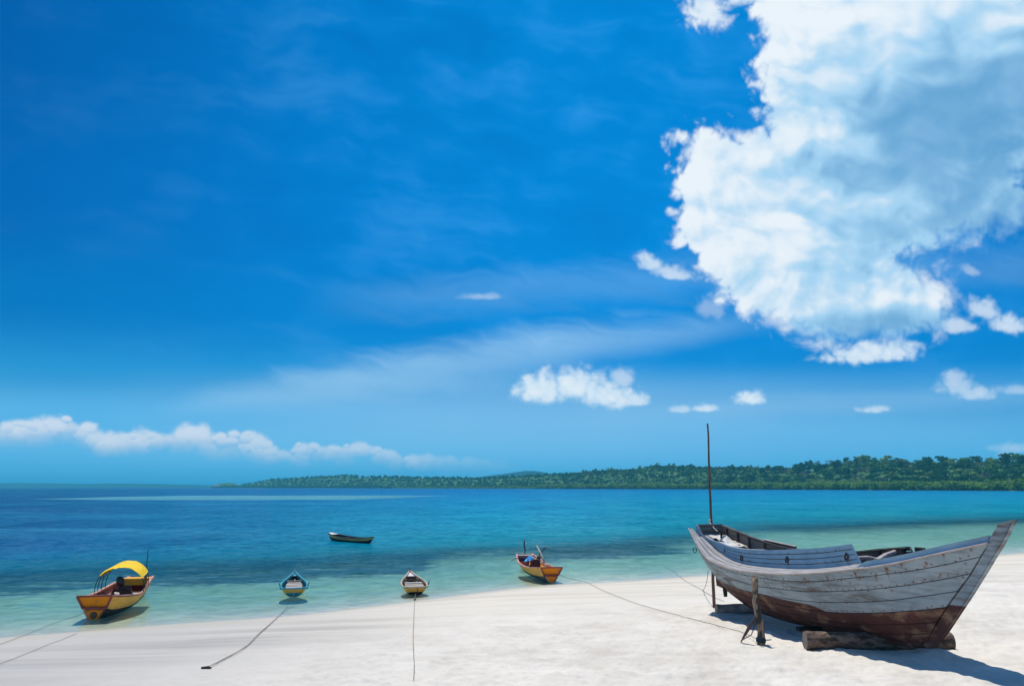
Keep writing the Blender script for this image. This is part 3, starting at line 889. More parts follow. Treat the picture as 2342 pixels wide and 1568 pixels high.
def grow():
    far_v = {'dark': [], 'mid': [], 'grey': [], 'mangrove': []}
    lod = {k_: crown_arrays(7, 13, {'dark': 1.5, 'mid': 1.4, 'grey': 1.1, 'mangrove': 1.0}[k_], KINDS[k_][3], KINDS[k_][4], 55 + i) for i, k_ in enumerate(KINDS)}

    def far(kd, dx, depth, s):
        p = shore_pt(dx, depth); p[2] = land_z(dx, depth) - .8 * s
        a = rng.uniform(0, 6.28); ca, sa = math.cos(a), math.sin(a)
        V = lod[kd] * s * np.array([1, 1, rng.uniform(.8, 1.2)])
        far_v[kd].append(np.stack([V[:, 0] * ca - V[:, 1] * sa, V[:, 0] * sa + V[:, 1] * ca, V[:, 2]], -1) + p)

    def pick(dx, depth):
        q = pnoise(np.array(dx / 60.0), np.array(depth / 60.0), 77) * .5 + rng.uniform(-.35, .35)
        if q > (.28 if dx > 1290 else .44) and depth > 90: return 'grey'
        return 'dark' if q > (-.12 if dx > 1290 else -.62) else 'mid'
    # individual trees on the right where they can be told apart, larger and thinner towards the near end
    n = 0; tries = []
    for depth in (30, 52, 78, 108, 142, 180, 222, 268):
        dx = 1290.0
        while dx < 2420:
            D0 = float(KD(dx)); step = 11.5 / D0 * F * (1.15 if depth < 80 else 1.0)
            tries.append((dx + rng.uniform(-.4, .4) * step, depth + rng.uniform(-9, 9))); dx += step
    tries.sort(key=lambda q: KD(q[0]) + q[1])
    budget = {'dark': 0, 'mid': 0, 'grey': 0}
    for dx, depth in tries:
        kd = pick(dx, depth); s = rng.uniform(.7, 1.1) if rng.random() < .62 else rng.uniform(1.2, 1.65)
        if sum(budget.values()) < 298 and dx < 2385:
            budget[kd] += 1; plant(kd, dx, depth, s)
        else:
            far(kd, dx, depth, s)
    # mangrove fringe
    n = 0
    for depth in (2, 12, 24):
        dx = 1235.0
        while dx < 2420:
            D0 = float(KD(dx)); step = 8.6 / D0 * F
            if n < 290 and depth < 20: plant('mangrove', dx + rng.uniform(-.3, .3) * step, depth + rng.uniform(-3, 4), rng.uniform(1.5, 2.3)); n += 1
            else: far('mangrove', dx + rng.uniform(-.3, .3) * step, depth + rng.uniform(-3, 4), rng.uniform(1.5, 2.3))
            dx += step
    # the far part of the wood reads as one mass
    dx = 500.0
    while dx < 1300:
        D0 = float(KD(dx))
        for depth in (2, 14, 30, 55, 85, 120, 160, 205, 255):
            if dx < 560 and depth > 120: continue
            kd = 'mangrove' if depth < 25 and dx > 900 else pick(dx, depth)
            far(kd, dx + rng.uniform(-4, 4), depth + rng.uniform(-10, 10), rng.uniform(.7, 1.2) * (1.0 if dx > 620 else .8) * (1.4 if kd == 'mangrove' else 1))
        dx += 9.0 / D0 * F
    # undergrowth and lesser trees between the individual ones
    dx = 1290.0
    while dx < 2420:
        D0 = float(KD(dx))
        for depth in (40, 66, 95, 125, 160, 200, 235, 262, 285):
            for _ in range(2 if depth >= 200 else 1): far(pick(dx, depth), dx + rng.uniform(-5, 5), depth + rng.uniform(-9, 9), rng.uniform(.5, .85))
        dx += 8.5 / D0 * F
    # the wood goes on past the right-hand end of the view
    dx = 2420.0
    while dx < 2950:
        D0 = float(KD(dx))
        for depth in (2, 12, 24): far('mangrove', dx + rng.uniform(-6, 6), depth + rng.uniform(-3, 4), rng.uniform(1.4, 2.2))
        for depth in (40, 66, 95, 125, 160, 200, 235, 262, 285): far(pick(dx, depth), dx + rng.uniform(-9, 9), depth + rng.uniform(-9, 9), rng.uniform(.8, 1.5))
        dx += 9.5 / D0 * F
    for kd, L_ in far_v.items():
        if L_:
            V = np.concatenate(L_)
            nm = {'dark': 'dark_forest', 'mid': 'green_forest', 'grey': 'dry_forest', 'mangrove': 'mangrove_thicket'}[kd]
            tag(mobj(nm, V, quads(len(V) // 4), LEAF[kd]), None, None, None, 'stuff')
    # two pale bare trees near the right edge
    for dx, dy, nm in ((2232, 1073, 'wide'), (2196, 1076, 'slim')):
        depth = 120; p = shore_pt(dx, depth); p[2] = land_z(dx, depth)
        hgt = CAM_H + (1113 - (1056 if nm == 'wide' else 1060)) / F * (float(KD(dx)) + depth) - p[2]
        o = empty('bare_tree', tuple(p))
        if nm == 'wide': tag(o, 'pale bare tree with a wide forked crown near the right end of the far shore', 'tree')
        else: tag(o, 'slim pale trunk standing left of the wide forked bare tree', 'tree')
        mb = MB(); rd = random.Random(5)
        mb.tube([(0, 0, -1), (.3, 0, hgt * .5), (0, 0, hgt * .72)], [.55, .45, .35], 6)
        mb.build('trunk', palebark, o)
        for k in range(5 if nm == 'wide' else 2):
            a = k * 1.3 + .3; w = 7.0 if nm == 'wide' else 2.2
            MB().tube([(0, 0, hgt * .66), (w * .45 * math.cos(a), w * .3 * math.sin(a), hgt * .82), (w * math.cos(a), w * .5 * math.sin(a), hgt * rd.uniform(.92, 1.0))], [.34, .26, .12], 5).build('limb', palebark, o)
        V = crown_arrays(8, 16, .5, 6.5 if nm == 'wide' else 3.0, 2.6, 3, .4)
        cr = mobj('crown', V, quads(len(V) // 4), LEAF['grey'], o); cr.location = (0, 0, hgt * .84)
    # a dark stump in the shallows off the far shore, and a pale rock at the point
    p = shore_pt(2232, -10, 0)
    o = MB().tube([(0, 0, -.6), (.1, 0, 1.2), (-.1, 0, 3.0)], [1.1, .9, .7], 8, True, .15).tube([(.3, 0, .6), (1.6, .2, .9), (2.2, .3, -.3)], [.3, .25, .2], 6).tube([(-.3, 0, .8), (-1.4, .2, .5), (-1.8, .3, -.3)], [.3, .25, .2], 6).build('tree_stump', bark)
    o.location = p
    tag(o, 'dark rooted stump standing in the water off the far shore', 'stump')
    p = shore_pt(506, -4, 0)
    o = MB().ball((0, 0, 5), (17, 12, 11), 14, 9, None, .10).build('rock', simple('pale_rock', (.40, .34, .27), (.26, .22, .18), .15, .95, .4, .6))
    o.location = p
    tag(o, 'pale bare rock face at the tip of the far headland', 'rock')


grow()

# ------------------------------------------------------------------ air: a thin haze over the whole scene
HAZE = 1.25e-4
mb = MB().box((0, 0, 60), (18900, 18900, 134))
hz = mb.build('haze', None)
tag(hz, None, None, None, 'stuff')
hm = bpy.data.materials.new('haze_air'); hm.use_nodes = True
hn = hm.node_tree.nodes; hn.clear()
pv = hn.new('ShaderNodeVolumePrincipled'); pv.inputs['Color'].default_value = (.12, .76, 1.0, 1); pv.inputs['Density'].default_value = HAZE; pv.inputs['Anisotropy'].default_value = 0.0
ho = hn.new('ShaderNodeOutputMaterial'); hm.node_tree.links.new(pv.outputs[0], ho.inputs['Volume'])
hz.data.materials.append(hm)


# ================================================================== the big beached boat
BO = np.array([9.56417, 19.30683, 1.05])                # foot of the stem
BTH = math.radians(-73)
bf = np.array([math.cos(BTH), math.sin(BTH), 0]); bn = np.array([bf[1], -bf[0], 0])   # forward; towards the near side


def z1(x, y):
    return ((2300 + .611 * x) / 1.5038, (1400 + .611 * y) / 1.5038)


def onb(q, b):
    """boat coordinates (a forward, b to the near side, c up) of the point seen at q with that b"""
    d = ray(*q); C0 = np.array([0, 0, CAM_H]); p = C0 + d * ((b - (C0 - BO) @ bn) / (d @ bn)) - BO
    return np.array([p @ bf, p @ bn, p[2]])


def L3(a, b, c):
    return np.stack(np.broadcast_arrays(np.asarray(a, float), -np.asarray(b, float), np.asarray(c, float)), -1)


hB = pchip([-9.75, -9.3, -8, -6.5, -4.5, -3, -1.5, -.5, .5, 1.3, 1.98], [.60, .72, .98, 1.18, 1.3, 1.28, 1.12, .92, .62, .34, .065])
hS = pchip([-11, -9.59, -9.09, -8.57, -8.03, -7.52, -6.86, -5.95, -5.22, -4.23, -3.14, -2.15, -1.3, -.79, -.11, .51, 1.26, 1.92, 2.1],
           [2.75, 2.04, 1.77, 1.52, 1.31, 1.23, 1.17, 1.13, 1.15, 1.20, 1.29, 1.42, 1.56, 1.65, 1.80, 1.97, 2.19, 2.38, 2.44])
hK = pchip([-9.75, -9.3, -8.9, -8.4, -7.9, -7.3, -6.5, -5, -3, -1, -.05, .33, .62, 1.01, 1.39, 1.66, 1.96, 2.05],
           [1.40, .95, .66, .42, .2, .0, -.12, -.17, -.16, -.08, .03, .5, .85, 1.28, 1.67, 2.01, 2.37, 2.45])
hQ = pchip([-9.75, -8.5, -7, -5, -3, -1.5, -.3, .6, 2], [.45, .5, .5, .42, .42, .55, .8, 1.0, 1.0])


def hull_b(a, c):
    k_ = hK(a); t = np.clip((c - k_) / np.maximum(hS(a) - k_, .02), 0, 1)
    return .06 + np.maximum(hB(a) - .06, .004) * t ** hQ(a)


# seam lines, from the sheer down to the keel: height c along a
LINES = [hS,
         pchip([-9.9, -9.2, -8, -6.97, -5.84, -4.35, -3.26, -2.26, -1.38, -.41, .41, 1.17, 1.72], [1.88, 1.56, 1.19, 1.07, 1.02, 1.03, 1.09, 1.20, 1.35, 1.53, 1.71, 1.92, 2.09]),
         pchip([-9.9, -9.2, -8.3, -7.45, -6.83, -6.11, -5.07, -4.22, -3.06, -2.1, -1.01, -.09, .66, 1.43], [1.62, 1.30, 1.09, .95, .85, .78, .76, .79, .85, .96, 1.12, 1.30, 1.49, 1.72]),
         pchip([-9.9, -9.0, -8.4, -7.82, -7.29, -6.36, -5.11, -3.63, -2.57, -1.7, -.44, .36, 1.05], [1.15, .84, .70, .60, .55, .52, .53, .57, .64, .74, .94, 1.13, 1.31]),
         pchip([-9.9, -8.6, -7.8, -6.5, -5, -3.85, -2.46, -1.89, -.83, .08, .67], [.75, .55, .43, .34, .32, .34, .41, .46, .61, .78, .92]),
         pchip([-9.9, -8.2, -7.5, -6, -4, -2.15, -.51, .37], [.50, .33, .25, .15, .12, .17, .38, .55]),
         pchip([-9.9, -8, -7, -5, -2.5, -.73, .17], [.40, .22, .10, -.01, .0, .11, .28]),
         lambda a: hK(a) + .012]
RED_TOP = pchip([-10, -9, -8.4, -7.8, -7.3, -6.3, -5.3, -4.05, -3.31, -2.96, -2.69, -2.46, -1.9, -.8, .1, .67, 1.2], [1.0, .80, .66, .58, .54, .52, .53, .52, .515, .51, .47, .40, .45, .61, .78, .92, 1.02])


def line_ends(fn):
    if fn is LINES[7]: return (-7.95, .02)
    aa = np.linspace(-9.75, 2.0, 2400); ok = fn(aa) > hK(aa) + .008
    return (aa[ok][0], aa[ok][-1] - .030) if ok.any() else (-7.0, 0)


def paint_mats():
    t = NT('weathered_hull_paint')
    o = t.obj(); att = t.n('ShaderNodeVertexColor', layer_name='wear').outputs[0]
    s = t.n('ShaderNodeSeparateColor', {0: att}); rust, red, bare = s.outputs
    v = t.vmap(o, (.55, 1, 5.0))
    streak = t.noise(v, 2.2, 8, .68, .4)
    cloud = t.noise(o, 1.3, 6, .6)
    finen = t.noise(t.vmap(o, (1, 1, 3)), 16, 6, .7)
    grey = t.mix(t.rng(cloud, .34, .68), (.245, .30, .32), (.36, .41, .42))
    grey = t.mix(t.rng(streak, .50, .72, 0, .75), grey, (.135, .135, .13))
    grey = t.mix(t.rng(streak, .42, .26, 0, .6), grey, (.42, .46, .455))
    worn = t.math('MULTIPLY', bare, t.rng(streak, .40, .60))
    grey = t.mix(worn, grey, (.115, .095, .08))
    grey = t.mix(t.rng(finen, .56, .82, 0, .55), grey, (.175, .16, .145))
    redc = t.mix(t.rng(cloud, .36, .64), (.105, .036, .027), (.062, .027, .024))
    sandy = t.rng(t.noise(t.vmap(o, (1.2, 1, 2.0), (0, 0, 0), (3, 0, 1)), 1.5, 7, .62), .50, .68)
    redc = t.mix(t.math('MULTIPLY', sandy, .9), redc, (.30, .17, .095))
    redc = t.mix(t.rng(finen, .5, .8, 0, .6), redc, (.06, .035, .03))
    edge = t.math('ADD', red, t.math('MULTIPLY', t.math('ADD', t.math('SUBTRACT', finen, .5), t.math('SUBTRACT', cloud, .5)), .75))
    c = t.mix(t.rng(edge, .42, .56), grey, redc)
    rs = t.math('MULTIPLY', rust, t.rng(finen, .28, .62, .45, 1.0))
    c = t.mix(t.rng(rs, .12, .62, 0, .92), c, (.20, .085, .035))
    c = t.mix(t.rng(rs, .62, .95), c, (.05, .022, .014))
    h = t.math('ADD', t.math('MULTIPLY', streak, .6), t.math('MULTIPLY', finen, .5))
    hull = t.done(t.bsdf(c, .72, t.bump(h, .45, .012), .25))
    t = NT('worn_blue_grey_plank')
    o = t.obj(); att = t.n('ShaderNodeVertexColor', layer_name='wear').outputs[0]
    rust = t.n('ShaderNodeSeparateColor', {0: att}).outputs[0]
    streak = t.noise(t.vmap(o, (.5, 1, 6.0)), 2.4, 7, .66, .3); cloud = t.noise(o, 1.8, 5, .6); finen = t.noise(o, 18, 6, .7)
    c = t.mix(t.rng(cloud, .35, .65), (.17, .305, .42), (.235, .385, .50))
    c = t.mix(t.rng(streak, .52, .74, 0, .7), c, (.20, .215, .225))
    c = t.mix(t.rng(finen, .60, .82, 0, .6), c, (.15, .145, .14))
    rs = t.math('MULTIPLY', rust, t.rng(finen, .3, .6, .5, 1.0))
    c = t.mix(t.rng(rs, .12, .6, 0, .9), c, (.13, .075, .045))
    c = t.mix(t.rng(rs, .62, .95), c, (.03, .018, .014))
    bul = t.done(t.bsdf(c, .7, t.bump(t.math('ADD', streak, t.math('MULTIPLY', finen, .5)), .35, .01), .25))
    return hull, bul


HULL, BULW = paint_mats()
deckwood = simple('bleached_deck_wood', (.43, .42, .41), (.25, .235, .23), 3.0, .8, .4, 30, (.6, 3.5, 1), contrast=(.3, .7))
railwood = simple('worn_rail_wood', (.52, .46, .42), (.33, .24, .19), 4.0, .75, .3, 30, (.6, 2, 2), contrast=(.3, .7))
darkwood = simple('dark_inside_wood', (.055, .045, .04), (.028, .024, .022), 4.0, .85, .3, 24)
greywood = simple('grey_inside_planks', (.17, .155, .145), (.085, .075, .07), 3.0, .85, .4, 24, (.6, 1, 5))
ruststeel = simple('rusty_iron', (.075, .035, .022), (.035, .020, .016), 9.0, .8, .5, 60)
logwood = simple('log_bark', (.26, .175, .12), (.065, .045, .034), 3.5, .9, .8, 14, (1, 3, 3), bdist=.03, contrast=(.38, .6))
cloth = simple('white_tarpaulin', (.70, .66, .60), (.58, .52, .44), 3.0, .8, .3, 9, bdist=.02)
cloth2 = simple('pale_blue_sheet', (.66, .70, .74), (.55, .60, .65), 3.0, .8, .3, 9, bdist=.02)

big = empty('wooden_boat', tuple(BO), BTH)
tag(big, 'large weathered grey wooden boat with a red bottom propped on logs on the beach', 'boat')

NAILS = []                                             # (a, c, size) of rusty nails on the hull side
for (zx, zy, sz) in [(330, 925, .5), (385, 935, .6), (440, 948, .6), (480, 950, .9), (556, 962, 1.1), (645, 965, 1.2), (765, 965, 1.25), (890, 955, 1.5), (1050, 935, 1.4), (1225, 908, 2.4), (1308, 884, 1.0),
                     (1448, 875, 1.1), (1545, 830, .9), (640, 990, .9), (785, 985, .8), (970, 972, .8), (1075, 958, .9), (1165, 950, 1.3), (1020, 990, .5), (1255, 1030, .4), (1120, 1028, .4), (1220, 1015, .4), (1440, 968, .4), (1655, 955, .5),
                     (1530, 940, .5), (900, 1010, .4), (700, 1020, .4), (1700, 800, .5), (1640, 850, .4), (1350, 1000, .4), (560, 1000, .4), (850, 1100, .4), (1000, 1100, .4), (1150, 1090, .3)]:
    q = onb(z1(zx, zy), 1.0)
    b_ = 1.0
    for _ in range(40):
        q = onb(z1(zx, zy), b_); b_ = .5 * b_ + .5 * float(hull_b(q[0], q[2]))
    NAILS.append((q[0], q[2], sz))
for q in np.linspace(-9.2, 1.7, 60):                   # a finer row of small nails along two seams
    NAILS.append((q, float(LINES[2](q)) + rng.uniform(.02, .06), rng.uniform(.12, .32)))
    NAILS.append((q + rng.uniform(-.08, .08), float(LINES[4](q)) + rng.uniform(.02, .06), rng.uniform(.08, .22)))
    NAILS.append((q + rng.uniform(-.08, .08), float(LINES[1](q)) + rng.uniform(-.05, .07), rng.uniform(.10, .34)))


def strake(j, side):
    hi, lo = LINES[j], LINES[j + 1]
    (h0, h1), (l0, l1) = line_ends(hi), line_ends(lo)
    I, J = (430, 15) if side > 0 else (120, 5)
    sI = np.linspace(0, 1, I)[:, None]; w = np.linspace(0, 1, J)[None, :]
    gap = .0068
    ah = h0 + (h1 - h0) * sI; al = l0 + (l1 - l0) * sI
    ch, cl = hi(ah) - gap * (j > 0), lo(al) + gap
    a = ah + (al - ah) * w; c = ch + (cl - ch) * w
    b = hull_b(a, c)
    c = np.maximum(c, hK(a) + .006)
    # plank edges eased, surface a little uneven
    lift = .010 * (1 - np.abs(2 * w - 1) ** 6) + .007 * pnoise(a * 1.1 + j * 9, c * 2.0, 33)
    b = b + lift - .012
    G = L3(a, b, c)
    off = np.stack([np.zeros_like(a), np.full_like(a, .032), np.zeros_like(a)], -1)
    V, Fq = sheet(G, off)
    if side < 0: V = V * np.array([1, -1, 1]); Fq = Fq[:, ::-1]
    rust = np.zeros_like(a); bare = np.zeros_like(a)
    for na, nc, sz in NAILS:
        m = np.abs(a - na) < .25
        if not m.any(): continue
        da, dc = a - na, c - nc
        rust = np.maximum(rust, np.where(m, 1.1 * np.exp(-(da / (.020 + .012 * sz)) ** 2 - (dc / (.020 + .012 * sz)) ** 2), 0))
        drip = np.exp(-((da - .10 * np.minimum(dc, 0)) / (.016 + .016 * sz)) ** 2) * smooth(-.15 * sz - .03, -.01, dc) * (dc < .01)
        rust = np.maximum(rust, np.where(m, .62 * min(1, .5 + .4 * sz) * drip, 0))
    wv = np.broadcast_to(w, a.shape)
    rust = np.maximum(rust, .34 * np.maximum(1 - np.abs(wv) / .09, 1 - np.abs(1 - wv) / .09) * smooth(.05, .5, pnoise(a * 3.1, a * 0 + j, 51)))
    bare = np.clip(.5 + .9 * pnoise(a * .5 + 4 * j, c * 1.2, 53), 0, 1) * (.9 if j in (1, 2) else .45) * smooth(.9, -1.2, a)
    red = np.ones_like(a) if j >= 4 else np.zeros_like(a)
    if j in (2, 3): red = smooth(-.022, .022, RED_TOP(a) - c) * smooth(-1.7, -2.1, a)
    # dark curved smear where the old waterline was painted over
    at = np.stack([rust, red, bare], -1).reshape(-1, 3)
    at = np.concatenate([at, at])
    return mobj('plank', V, Fq, HULL, big, True, {'wear': at})


for side in (1, -1):
    for j in range(7):
        strake(j, side)

# dark lining just behind the planks closes the hull
aa = np.linspace(-9.72, 1.9, 90)[:, None]; tt = np.linspace(0, 1, 14)[None, :]
kk = hK(aa); ss = np.maximum(hS(aa), kk + .03)
cc = kk + (ss - .02 - kk) * tt; bb = np.maximum(hull_b(aa + 0 * tt, cc) - .055, .0)
G = np.concatenate([L3(aa + 0 * tt, bb, cc)[:, ::-1], L3(aa + 0 * tt, -bb, cc)], 1)
idx = np.arange(G.shape[0] * G.shape[1]).reshape(G.shape[:2])
liningm = simple('seam_caulking', (.075, .045, .032), (.04, .028, .022), 5.0, .9)
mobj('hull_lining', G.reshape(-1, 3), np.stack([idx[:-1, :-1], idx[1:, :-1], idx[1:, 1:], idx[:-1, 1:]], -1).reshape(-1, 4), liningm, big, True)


def attr_obj(o, fn):
    """give a part of the big boat its wear colours (rust, red, bare) from its own coordinates"""
    me = o.data; n = len(me.vertices); co = np.zeros(n * 3, np.float32); me.vertices.foreach_get('co', co); co = co.reshape(-1, 3)
    at = me.color_attributes.new('wear', 'FLOAT_COLOR', 'POINT')
    at.data.foreach_set('color', np.concatenate([fn(co), np.ones((n, 1))], 1).astype(np.float32).ravel())
    return o


# stem: a raked plank standing on edge
front = [(2.57, 2.89), (2.40, 2.63), (2.22, 2.38), (1.98, 2.09), (1.75, 1.80), (1.51, 1.51), (1.28, 1.23), (.95, .85), (.5, .33), (.33, .17), (.12, -.02), (-.10, -.08)]
back = [(-.22, -.02), (-.045, .05), (.14, .27), (.33, .50), (.48, .68), (.62, .85), (.82, 1.07), (1.01, 1.27), (1.2, 1.47), (1.39, 1.67), (1.66, 2.01), (1.90, 2.32), (1.93, 2.43), (2.06, 2.60), (2.22, 2.80)]
mb = MB()
n_f = len(front)
pf = np.array(front); pb = np.array(back)[::-1]
si = np.linspace(0, 1, 40)
ipf = lambda P_: np.stack([np.interp(si, np.linspace(0, 1, len(P_)), P_[:, k_]) for k_ in (0, 1)], -1)
cf, cb_ = ipf(pf), ipf(pb)
w = np.linspace(0, 1, 6)[None, :, None]
Gs = cf[:, None] + (cb_ - cf)[:, None] * w
Gt = L3(Gs[..., 0], .060 - .018 * (1 - w[..., 0]) ** 2 + 0 * Gs[..., 0], Gs[..., 1])
V, Fq = sheet(Gt, np.array([0, .118, 0]))
st = mobj('stem', V, Fq, HULL, big)
attr_obj(st, lambda p: np.stack([np.clip(.5 * pnoise(p[:, 0] * 3, p[:, 2] * 3, 5), 0, 1), smooth(-.02, .02, .97 - p[:, 2]), .5 * smooth(2.0, 2.6, p[:, 2]) + .3], -1))

# keel and the deadwood under the stern
ka = np.linspace(-7.5, -.15, 40)[:, None]; kw = np.linspace(0, 1, 2)[None, :]
Gk = L3(ka + 0 * kw, .065 + 0 * ka + 0 * kw, hK(ka) + .03 - (.15 - .05 * smooth(-2, 0, ka)) * kw)
V, Fq = sheet(Gk, np.array([0, .13, 0]))
attr_obj(mobj('keel', V, Fq, HULL, big), lambda p: np.stack([0 * p[:, 0], 1 + 0 * p[:, 0], .4 + 0 * p[:, 0]], -1))
dw = [(-9.10, .62), (-9.06, .30), (-8.55, .24), (-7.95, .05), (-7.35, -.12), (-7.25, .02), (-7.9, .22), (-8.4, .44), (-8.9, .68), (-9.02, .76)]
o = MB().prism([(a_, -.055, c_) for a_, c_ in dw], (0, .11, 0)).build('deadwood', HULL, big)
attr_obj(o, lambda p: np.stack([.2 + 0 * p[:, 0], 1 + 0 * p[:, 0], .4 + 0 * p[:, 0]], -1))
q = onb(z1(316, 1020), .03)
MB().tube([(q[0], -q[1], q[2] + .12), (q[0] + .01, -q[1], q[2] - .05), (q[0] + .02, -q[1], q[2] - .25)], [.07, .075, .06], 8).build('rudder_iron', darkwood, big)

# transom
ta = -9.735
for k_, (c0, c1) in enumerate(((1.42, 1.60), (1.615, 1.79), (1.805, 1.985))):
    cs = np.linspace(c0, c1, 5); bs = hull_b(np.full(5, -9.7), cs) - .02
    poly = [(ta, -b_, c_) for b_, c_ in zip(bs, cs)] + [(ta, b_, c_) for b_, c_ in zip(bs[::-1], cs[::-1])]
    attr_obj(MB().prism(poly, (.035, 0, 0)).build('transom_board', HULL, big), lambda p: np.stack([.1 + 0 * p[:, 0], 0 * p[:, 0], .5 + 0 * p[:, 0]], -1))

# bulwarks: four planks a side between the side deck and the top edge
bW = pchip([-9.45, -8.7, -8, -7.2, -6.5, -5.5, -4.5, -3, -1.8, -1.0], [.49, .46, .48, .54, .61, .69, .75, .82, .87, .87])


def solve_pts(pts):
    out = []
    for p_ in pts:
        b_ = .6
        for _ in range(50):
            q = onb(z1(*p_), b_); b_ = .5 * b_ + .5 * float(bW(q[0]))
        out.append((q[0], q[2]))
    return sorted(out)


_t = solve_pts([(157, 658), (200, 728), (250, 748), (300, 766), (350, 785), (400, 795), (500, 803), (600, 802), (700, 797), (800, 793), (900, 785), (1025, 770)])
_b = solve_pts([(185, 725), (250, 779), (300, 822), (380, 869), (450, 888), (600, 905), (750, 912), (900, 905), (1080, 880)])
bT = pchip(*zip(*([(-10.2, _t[0][1] + .1)] + _t)))
bL = pchip(*zip(*([(-10.2, 2.10)] + [q for q in _b if q[0] > -9.3])))
A0 = -9.44; AT1, AL1 = _t[-1][0], _b[-1][0]
RINGS = []
for (zx, zy) in ((412, 850), (668, 860), (1003, 843)):
    b_ = .8
    for _ in range(50):
        q = onb(z1(zx, zy), b_); b_ = .5 * b_ + .5 * float(bW(q[0]) + .02)
    RINGS.append(q)


fT = pchip([-10.2, -9.45, -8.35, -7.5, -6.9, -6, -5, -3.5, -2.4, -1.0], [2.36, 2.26, 2.08, 1.92, 1.82, 1.73, 1.70, 1.78, 1.93, 2.10])


def bulwark(side, far_drop=0.0):
    bT = globals()['bT'] if side > 0 else fT
    for k_ in range(4):
        I, J = 110, 7
        s_ = np.linspace(0, 1, I)[:, None]
        w0, w1_ = k_ / 4 + (.016 if k_ else 0), (k_ + 1) / 4 - (.016 if k_ < 3 else 0)
        w = np.linspace(w0, w1_, J)[None, :]
        a = A0 + (AL1 + (AT1 - AL1) * w - A0) * s_
        lo, hi = bL(a), np.maximum(bT(a), bL(a) + .05)
        c = lo + (hi - lo) * w - far_drop * w
        ww = (w - w0) / (w1_ - w0)
        b = bW(a) + .02 * w + .006 * (1 - np.abs(2 * ww - 1) ** 6) + .003 * pnoise(a * 1.5, c * 3 + k_ * 7, 61)
        G = L3(a, b * side, c)
        V, Fq = sheet(G, np.array([0, .026 * side, 0]))
        if side < 0: Fq = Fq[:, ::-1]
        rust = np.zeros_like(a)
        if side > 0:
            for q in RINGS:
                da, dc = a - q[0], c - q[2]
                rust = np.maximum(rust, .75 * np.exp(-(da / .05) ** 2) * smooth(-.30, -.05, dc) * (dc < .02))
            for na in np.concatenate([np.arange(-8.6, AT1 - .1, .42), [-2.62, -2.35, -2.06, -1.75]]):
                for wv in (.3, .82):
                    nc = bL(np.array(na)) + (bT(np.array(na)) - bL(np.array(na))) * wv
                    sz = .6 if na in (-2.62, -2.35, -2.06, -1.75) else .25
                    da, dc = a - na, c - nc
                    rust = np.maximum(rust, np.exp(-(da / (.012 + .016 * sz)) ** 2 - (dc / (.012 + .02 * sz)) ** 2))
                    rust = np.maximum(rust, .45 * np.exp(-(da / .013) ** 2) * smooth(-.16 * sz - .02, -.01, dc) * (dc < .01) * (sz > .2))
        at = np.stack([rust, 0 * rust, 0 * rust], -1).reshape(-1, 3)
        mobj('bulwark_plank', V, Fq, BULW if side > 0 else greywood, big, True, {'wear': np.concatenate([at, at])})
    la = np.linspace(A0, AT1 - .06, 50)[:, None]; lw = np.linspace(.04, .93, 4)[None, :]  # added backing sheet that keeps sunlight from showing through the plank seams
    lc = bL(la) + (np.maximum(bT(la), bL(la) + .05) - bL(la)) * lw
    V, Fq = sheet(L3(la + 0 * lw, (bW(la) - .032 + 0 * lw) * side, lc), np.array([0, .01 * side, 0])); mobj('seam_backing', V, Fq if side > 0 else Fq[:, ::-1], greywood, big, True)
    # inner posts
    for a_ in (-9.0, -8.35, -7.75, -7.0, -6.1, -5.1, -4.1, -3.2, -2.3, -1.45):
        b_ = float(bW(a_)) * side; lo, hi = float(bL(a_)), float(bT(a_)) - far_drop
        MB().box((a_, -(b_ - side * .055), (lo + hi) / 2 - .05), (.09, .05, hi - lo + .05)).build('bulwark_post', darkwood, big)
    # end board
    e0 = (AL1, float(bL(AL1))); e1 = (AT1, float(bT(AT1)) - far_drop)
    b_ = float(bW(AT1)) * side
    MB().bar((e0[0] + .012, -(b_ - side * .004), e0[1]), (e1[0] + .012, -(b_ + side * .016), e1[1]), .05, .022, (1, 0, .6)).build('end_board', BULW if side > 0 else greywood, big)


bulwark(1); bulwark(-1)
# upper transom between the bulwarks
for k_ in range(2):
    lo = 2.0 + .145 * k_; hi = lo + .138
    MB().box((A0 - .02, 0, (lo + hi) / 2), (.03, 2 * float(bW(A0)) + .02, hi - lo)).build('transom_board', greywood, big)
# cap along the near bulwark where it is broad and bleached, and a raised board on the far one
ca = np.linspace(-8.15, -5.2, 40)[:, None]; cw = np.linspace(0, 1, 3)[None, :]
G = L3(ca + 0 * cw, bW(ca) + .03 - .16 * cw, bT(ca) + .030 - .02 * cw)
V, Fq = sheet(G, np.array([0, 0, -.02])); mobj('cap_board', V, Fq, simple('bleached_paint', (.60, .64, .68), (.46, .48, .50), 3, .7, .2), big)
p0, p1 = onb(z1(540, 752), -.6), onb(z1(716, 797), -.72)
MB().bar((p0[0], -p0[1], p0[2] - .05), (p1[0], -p1[1], p1[2] - .02), .05, .17).build('raised_board', darkwood, big)
MB().bar((p0[0], -p0[1], p0[2] + .045), (p1[0], -p1[1], p1[2] + .075), .11, .022).build('cap_board', railwood, big)
# far bulwark cap, dark rail seen from inside
fa = np.linspace(-9.4, AT1, 60)[:, None]
G = L3(fa + 0 * cw, -(bW(fa) + .045 - .09 * cw), fT(fa) + .012 + 0 * cw)
V, Fq = sheet(G, np.array([0, 0, -.03])); mobj('far_rail', V, Fq, greywood, big)

